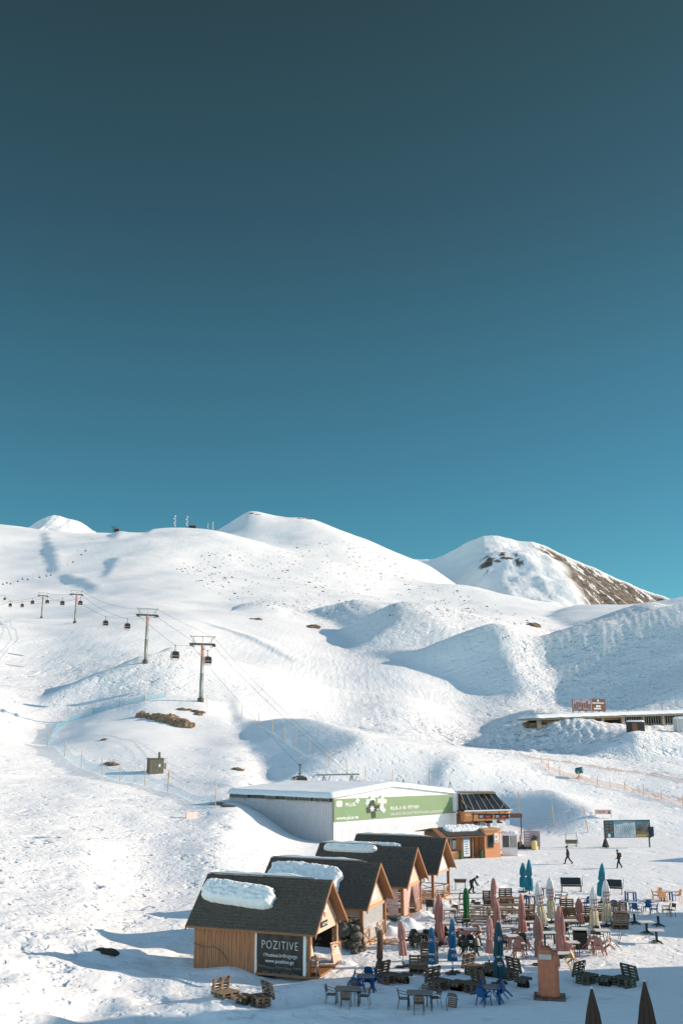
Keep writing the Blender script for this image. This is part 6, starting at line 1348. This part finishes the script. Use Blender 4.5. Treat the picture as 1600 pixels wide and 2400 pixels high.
cset(BIS, 984, 2366, [172, 262, 70, 20], 'metal bistro', 'bistro table beside the fallen chair', 'bistro', 'grey slatted bistro table beside the fallen chair', -.12, r=.78)
BIS.put(flat(1062, 2371) + Vector((0, 0, .25)), R(180), 'metal bistro chair lying toppled on the blue shaded snow', 'metal bistro chairs on the terrace', tilt=Matrix.Rotation(R(88), 3, 'X') @ Matrix.Rotation(R(-80), 3, 'Z'))
cset(CH_['black'], 980, 2220, [190, 100, 262, 15, 55, (225, 1)], 'black plastic', 'black table left of first blue parasol', 'blackplastic', 'black table hidden among black chairs left of the first blue parasol', .1, r=.75)
cset(CH_['black'], 1101, 2240, [(170, 1), (80, 1), (300, 1), (240, 1), (10, 1), (125, 1)], 'black plastic', 'pale table between blue and pink parasols', 'white', 'pale topped table under tipped black chairs between the blue and pink parasols', .1, r=.78)
cset(CH_['black'], 1077, 2178, [180], 'lone black plastic', 'the green parasol', None, None, r=.01)
cset(CH_['black'], 1202, 2224, [200], 'black plastic', 'small pale table by the pink parasol', 'small', 'small pale table beside a black chair left of the pink parasol', .1, r=.6)
cset(CH_['pink'], 1103, 2207, [60, 250, (350, 1), 150], 'dusty pink plastic', 'pale table behind black chair heap', 'white', 'pale table ringed by pink chairs behind the black chair heap', .05, r=.72)
cset(CH_['pink'], 1218, 2244, [(190, 1), (80, 1), (330, 1), (250, 1)], 'dusty pink plastic', 'table left of tan covered cabinet', 'small', 'small table hidden by pink chairs left of the tan covered cabinet', .1)
cset(CH_['pink'], 1343, 2240, [185, 100, 240], 'dusty pink plastic', 'small table by broad pink parasol', 'small', 'small pale table right of the broad pink parasol', .0, r=.66)
cset(CH_['pink'], 1404, 2238, [(180, 1), 90, (255, 1), (340, 1)], 'dusty pink plastic', 'table before the black bar cabinet', 'small', 'small pale table with tipped pink chairs right of the black bar cabinet', .1)
cset(CH_['pink'], 1034, 2224, [190, 330], 'dusty pink plastic', 'broad pink parasol near black chairs', None, None, r=.55)
cset(CH_['black'], 1412, 2210, [100], 'black plastic', 'white table right of stained parasol', 'white', 'white table with thin dark legs right of the wide stained parasol', -.05, r=.6)
TB['white'].put(flat(1325, 2268), -.05, 'pale table with a yellow chair leaning on it, right of the tan covered cabinet', 'cafe tables')
CH_['yellow'].put(flat(1349, 2273) + Vector((0, 0, .15)), R(165), 'yellow chair tipped against the pale table right of the tan covered cabinet', None, tilt=Matrix.Rotation(R(38), 3, 'Y'))
FOL.put(flat(1444, 2224), R(180), 'white slatted folding chair at the right end of the white table', 'pale folding chairs'); FOL.put(flat(1377, 2212), R(80), 'pale folding chair right of the black bar cabinet', 'pale folding chairs')
cset(WCH, 1053, 2157, [60, 190], 'brown backed cafe', 'pale table between pink and green parasols', 'white', 'pale table between the broad pink and the green parasol', .0, r=.7)
cset(WCH, 1052, 2192, [120], 'brown backed cafe', 'pale table right of broad pink parasol', 'white', 'pale table directly right of the broad pink parasol', .05, r=.7)
cset(WCH, 1120, 2150, [85], 'brown backed cafe', 'pale table right of green parasol', 'white', 'pale table behind the beer benches right of the green parasol', .0, r=.6)
cset(WCH, 1337, 2186, [200, 100], 'brown backed cafe', 'pale table left of black cabinet', 'white', 'pale table left of the black bar cabinet', .0, r=.66)
cset(WCH, 1288, 2216, [130], 'brown backed cafe', 'thick legged table beside broad pink parasol', 'dark', 'pale table on thick black legs between the brownish and broad pink parasols', .1, r=.8)
cset(WCH, 1188, 2200, [20], 'brown backed cafe', 'pale table right of dark teal parasol', 'white', 'pale table just right of the dark teal parasol', .0, r=.75)
cset(WCH, 1240, 2190, [250], 'brown backed cafe', 'pale table under leftmost white parasol', 'white', 'pale table left of the leftmost white parasol', .1, r=.75)
cset(CH_['blue'], 1443, 2134, [200, 250, 340], 'blue plastic', 'blue trio right of rightmost white parasol', None, None, r=.5)
cset(CH_['blue'], 1508, 2143, [150, 215, 330, 50], 'blue plastic', 'blue foursome above the pedestal tables', None, None, r=.75)
CH_['blue'].put(flat(1307, 2119), R(160), 'blue plastic chair behind the second white parasol', 'blue plastic chairs on the terrace'); CH_['blue'].put(flat(1372, 2130), R(200), 'blue plastic chair between the short brownish parasol and a white parasol', 'blue plastic chairs on the terrace')
CH_['orange'].put(flat(1320, 2122), R(180), 'orange plastic chair right of the blue chair behind the second white parasol', 'orange plastic chairs'); CH_['orange'].put(flat(1237, 2119), R(150), 'orange plastic chair under the teal pair, left of the blue legged table', 'orange plastic chairs')
cset(CH_['orange'], 1563, 2112, [175, 100, 5, 235], 'orange plastic', 'blue legged table far right', 'bluelegs', 'pale table on blue legs among orange chairs at the far right', .0, 'orange plastic chairs', r=.85)
cset(CH_['black'], 1222, 2226, [70], 'black plastic', 'pink chair group left of tan cabinet', None, None, r=.3)
cset(CH_['black'], 1048, 2212, [100, (200, 1), 320], 'black plastic', 'gap between both blue parasols', None, None, r=.5)
cset(CH_['pink'], 1180, 2218, [120, 250, 10], 'dusty pink plastic', 'gap right of dark teal parasol', 'small', 'small pale table amid pink chairs right of the dark teal parasol', 0, r=.65)
cset(WCH, 1210, 2176, [60, 200, 320], 'brown backed cafe', 'pale table behind front pink parasol', 'white', 'pale table behind the pink parasol that hides the teal pair', 0, r=.7)
cset(WCH, 1085, 2142, [30, 160], 'brown backed cafe', 'small table behind green parasol', 'small', 'small pale table behind the green parasol', 0, r=.65)
cset(CH_['black'], 1300, 2200, [20, 140], 'black plastic', 'pale table behind broad pink parasol', 'small', 'small pale table behind the broad pink parasol near the bar cabinet', 0, r=.65)
CH_['tan'].put(flat(1561, 2147), R(170), 'tan plastic chair below the orange chairs at the far right', None); WCH.put(flat(1573, 2149), R(200), 'brown backed cafe chair right of the tan chair at the far right', 'brown backed cafe chairs on the terrace')
TB['bluelegs'].put(flat(1478, 2113), 0, 'empty white topped table on blue legs right of the dark lift chairs', 'cafe tables'); TB['bluelegs'].put(flat(1280, 2103), 0, 'white topped table on blue legs between the first two white parasols', 'cafe tables'); TB['bluelegs'].put(flat(1246, 2122), .1, 'pale table on blue legs in front of the teal pair', 'cafe tables')
for (px, py, lb_) in [(1487, 2167, 'pedestal table right of the pallet bench, leftmost of the four'), (1516, 2190, 'pedestal table in the shade strip, second from the left'), (1543, 2172, 'pedestal table farthest right at the top of the shade strip'), (1539, 2211, 'nearest pedestal table, standing at the lower edge of the shade strip')]:
    PED.put(flat(px, py), R(random.uniform(-12, 12)), lb_, 'pedestal tables on the right of the terrace')
for (px, py, w1) in [(1192, 2131, 'between the farthest pink parasol and the teal pair'), (1118, 2160, 'just right of the green parasol middle'), (1126, 2182, 'at the foot of the green parasol'), (1172, 2148, 'around the farthest pink parasol'), (1208, 2160, 'left of the leftmost white parasol')]:
    c = flat(px, py); BT.put(c, R(-3), f'long beer table {w1}', 'beer tables'); BB.put(c + Vector((.05, -.62, 0)), R(-3), f'near bench of the beer table {w1}', 'beer benches'); BB.put(c + Vector((0, .62, 0)), R(-3), f'far bench of the beer table {w1}', 'beer benches')
# ------------------------------------------------------------------ old chairlift chairs used as benches
def lift_bench():
    t = thing('lift_bench', '', 'bench'); S = col('dark_vinyl', (.02, .032, .034), rough=.5); part('seat', MB().box((0, 0, .48), (1.7, .48, .08)), S, t); part('backrest', MB().box((0, .29, .82), (1.7, .07, .58), M=Matrix.Rotation(R(-12), 4, 'X')), S, t)
    for sx in (-1, 1):
        part('leg', MB().bar((sx * .8, -.2, 0), (sx * .8, -.2, .45), .05).bar((sx * .8, .25, 0), (sx * .8, .2, .45), .05).bar((sx * .8, -.2, .02), (sx * .8, .3, .02), .04), STEEL, t); part('armrest', MB().tube([(sx * .9, .25, .8), (sx * .92, -.2, .78), (sx * .9, -.28, .5)], .025, 6), STEEL, t)
    part('bail', MB().tube([(.92, .3, .5), (1.0, .3, 1.1), (1.0, .25, 1.15)], .025, 6), STEEL, t); return t
LB = Kind(lift_bench)
LB.put(flat(1339, 2091), R(-4), 'dark padded lift bench standing alone behind the white parasols', 'dark lift benches'); LB.put(flat(1434, 2096), R(-12), 'dark padded lift bench just right of the lone teal parasol', 'dark lift benches')
pp = flat(1340, 1987); t = thing('lift_chair', 'old ochre lift chair on the snow left of the map board', 'lift chair', pp, R(-6)); OC = mat('ochre_slats', (.24, .18, .09), .7, .2)
part('seat', MB().box((0, 0, .45), (1.35, .4, .05)), OC, t); part('backrest', MB().box((0, .25, .68), (1.35, .05, .38)), OC, t); part('frame', MB().tube([(-.75, -.2, .45), (-.72, .25, .7), (-.6, .3, 1.5), (-.58, .3, 1.75)], .03, 6).tube([(.75, -.2, .45), (.72, .25, .7), (.6, .3, 1.5), (.58, .3, 1.75)], .03, 6).bar((.5, .1, 0), (.5, .1, .45), .07).bar((-.5, .1, .0), (-.5, .1, .45), .05).bar((-.7, -.25, .2), (.7, -.25, .2), .04), CHARC, t)

# ------------------------------------------------------------------ tan covered cabinet on a pallet
pp = flat(1287, 2340); t = thing('covered_cabinet', 'tall tan fabric cover over a grill cabinet standing on a pallet', 'covered cabinet', pp, R(-12))
TANC = mat('tan_cover', (.50, .175, .10), .85, .12, 3, bump=.4, bscale=6); secs = []
prof = [(0.0, 1.02, .82, 0), (.12, 1.0, .80, 0), (.8, .98, .74, 0), (1.5, .97, .70, 0), (1.9, .96, .66, .0), (2.05, .93, .56, .05), (2.22, .78, .40, -.06), (2.28, .62, .3, -.1)]
for (z, w, d, sh_) in prof:
    ring = []
    for k in range(64):
        a = 2 * math.pi * k / 64; c, s_ = math.cos(a), math.sin(a); q = (abs(c) ** 5 + abs(s_) ** 5) ** (-1 / 5); fold = 1 + .055 * math.sin(11 * a + 1.3 * math.sin(z * 2.3)) * max(0, min(1, (2.1 - z) / .8)) + .02 * math.sin(23 * a + z * 3)
        ring.append((w / 2 * c * q * fold + sh_, d / 2 * s_ * q * fold, z + .12 - (.22 * (c * q > .55) * (z > 2.1)) - (.16 * max(0, s_ * -1) * (z > 2.0))))
    secs.append(ring)
part('cover', loft(secs), TANC, t, True)
part('shoulder', MB().lathe([(.02, .52), (.16, .48), (.22, .34), (.24, .12), (.25, 0)], 20, (.36, -.04, 1.52), wob=lambda a, i: 1 + .06 * math.sin(5 * a)), TANC, t, True)
part('window_patch', MB().box((-.12, -.385, 1.96), (.62, .012, .24), M=Matrix.Rotation(R(-8), 4, 'X')), mat('clear_patch', (.48, .42, .40), .25, .1, 5), t)
pl = single('pallet', pal(MB(), 1.55, 1.2, 0, None, 9), PALLETD, 'dark wooden pallet under the tan covered cabinet', 'pallet', pp + Vector((.02, .0, -.02)), R(-12))
# black bar cabinet, brazier, stool, hut clutter
pp = flat(1360, 2224); t = thing('bar_cabinet', 'black open bar cabinet with a beige top below the short brownish parasol', 'cabinet', pp, R(-6)); part('body', MB().box((0, .3, .55), (.82, .05, 1.1)).box((-.39, 0, .55), (.05, .6, 1.1)).box((.39, 0, .55), (.05, .6, 1.1)).box((0, 0, .05), (.8, .6, .06)), BLACKP, t); part('shelf', MB().box((0, 0, .55), (.75, .55, .04)), CHARC, t); part('top', MB().box((0, 0, 1.13), (.92, .7, .06)), WTOP, t); part('front_panel', MB().box((0, -.28, .5), (.74, .03, .9)), CONCD, t)
pp = flat(1078.5, 2087); t = thing('brazier', 'rusty brazier tray on thin legs left of the bending person', 'brazier', pp, R(-5)); part('tray', MB().add([(-.45, -.2, .62), (.45, -.2, .62), (.45, .2, .62), (-.45, .2, .62), (-.55, -.27, .88), (.55, -.27, .88), (.55, .27, .88), (-.55, .27, .88)], [(0,3,2,1),(0,1,5,4),(1,2,6,5),(2,3,7,6),(3,0,4,7),(4,5,6,7)]), mat('rusty_steel', (.14, .08, .06), .8, .3), t)
for sx in (-1, 1):
    for sy in (-1, 1): part('leg', MB().bar((sx * .4, sy * .17, 0), (sx * .4, sy * .17, .63), .05), CHARC, t)
pp = flat(1082, 2118); t = thing('bar_stool', 'dark bar stool left of the green parasol top', 'stool', pp); part('seat', MB().box((0, 0, .74), (.36, .36, .05)), CHARC, t)
for sx in (-1, 1):
    for sy in (-1, 1): part('leg', MB().bar((sx * .15, sy * .15, .72), (sx * .19, sy * .19, 0), .04), CHARC, t)
part('foot_ring', MB().bar((-.18, -.18, .3), (.18, -.18, .3), .03).bar((-.18, .18, .3), (.18, .18, .3), .03).bar((-.18, -.18, .3), (-.18, .18, .3), .03).bar((.18, -.18, .3), (.18, .18, .3), .03), CHARC, t)
def boulders(px, py, n, spread, size, lb_, m, seed):
    a = flat(px, py); rr = random.Random(seed); bm = bmesh.new()
    for k in range(n):
        s_ = size * rr.uniform(.55, 1.1); r_ = bmesh.ops.create_icosphere(bm, subdivisions=2, radius=1.0); ox, oy = rr.uniform(-1, 1) * spread[0], rr.uniform(-1, 1) * spread[1]; oz = rr.uniform(0, spread[2]); o1 = rr.uniform(0, 40)
        for v in r_['verts']:
            c = v.co.copy(); q = 1 + .4 * float(perlin(np.array(c.x * 1.7 + o1), np.array(c.y * 1.7 + c.z), seed)); v.co = Vector((c.x * q * s_ + ox, c.y * q * s_ + oy, c.z * q * s_ * .8 + oz + s_ * .3))
    me = bpy.data.meshes.new('stone_heap'); bm.to_mesh(me); bm.free(); me.materials.append(m); return me, a
me, a = boulders(818, 2222, 26, (.75, .8, 1.35), .42, '', ROCKG, 41); single('stone_heap', None, None, 'tall heap of dark stones between the nearest and second huts', 'stone heap', a, me=me)
me, a = boulders(836, 2233, 9, (.6, .4, .25), .26, '', ROCKG, 43); single('stone_heap', None, None, 'low scatter of dark stones at the near post of the second hut', 'stone heap', a, me=me)
SNB = CAPSNOW
def snowpile(px, py, rx, ry, h, lb_, seed):
    c = flat(px, py); rr = random.Random(seed); g = MB()
    def fn(u, v):
        r = v; a = 2 * math.pi * u; e = 1 + .25 * float(perlin(np.array(math.cos(a) * 1.5 + seed), np.array(math.sin(a) * 1.5), seed)); x, y = rx * r * e * math.cos(a), ry * r * e * math.sin(a)
        return (x, y, h * (1 - r * r) ** 1.1 * (1 + .5 * float(perlin(np.array(x * 1.6 + seed), np.array(y * 1.6), seed + 1))) + .10 * float(perlin(np.array(x * 5), np.array(y * 5 + seed), seed + 2)) * (1 - r) - .05)
    g.grid(fn, 40, 12); single('snow_pile', g, SNB, lb_, 'snow pile', c, smooth=True, group='heaped snow by the huts')
snowpile(945, 2175, 1.5, .9, .75, 'dirty snow heap between the second hut and the pink parasol', 3); snowpile(918, 2190, 1.0, .8, .55, 'snow heap at the far post of the second hut', 5); snowpile(990, 2150, 1.2, .8, .45, 'low snow heap in front of the third hut', 7); snowpile(1040, 2122, 1.3, .8, .35, 'low snow heap in front of the farthest hut', 9)
snowpile(808, 2262, .8, .5, .3, 'snow heap at the far porch corner of the nearest hut', 11)
t = thing('fire_bowl', 'round black bowl resting on the dirty snow heap by the second hut', 'bowl', flat(923, 2176) + Vector((0, 0, .45))); part('bowl', MB().lathe([(.15, 0), (.36, .12), (.42, .26), (.38, .26), (.3, .14)], 18), CHARC, t, True); part('rim', MB().lathe([(.40, .25), (.44, .27), (.40, .29)], 18), DSTEEL, t)
g = MB(); rr = random.Random(9)
for k in range(12): x, y = rr.uniform(-.6, .6), rr.uniform(-.5, .5); a = rr.uniform(-.5, .5) + (1.2 if k % 3 == 0 else 0); g.bar((x - .5 * math.cos(a), y - .5 * math.sin(a), .05 + .05 * k % .3), (x + .5 * math.cos(a), y + .5 * math.sin(a), .08 + .05 * (k % 5)), .12, .03)
single('plank_heap', g, WOODL, 'heap of loose planks in the snow beside the second hut', 'plank heap', flat(903, 2212))
t = thing('tarp_board', 'pale draped board leaning by the porch of the second hut', 'board', flat(884, 2222), R(20)); part('sheet', MB().grid(lambda u, v: (.04 * math.sin(u * 9) + .25 * (1 - v), -.35 + .7 * u, 1.1 * v), 10, 6), WHITEF, t, True, fix=False); part('frame', MB().bar((.25, -.35, 0), (0, -.35, 1.12), .05).bar((.25, .35, 0), (0, .35, 1.12), .05).bar((0, -.35, 1.12), (0, .35, 1.12), .05), WOODL, t)
t = thing('fridge_stand', 'dark cabinet on legs in front of the third hut porch', 'cabinet', flat(1008, 2142), R(-15)); part('body', MB().box((0, 0, .75), (.55, .5, .5)), CONCD, t)
for sx in (-1, 1):
    for sy in (-1, 1): part('leg', MB().bar((sx * .23, sy * .2, 0), (sx * .23, sy * .2, .52), .05), CHARC, t)
part('lid', MB().box((0, 0, 1.02), (.6, .55, .05)), STEEL, t)
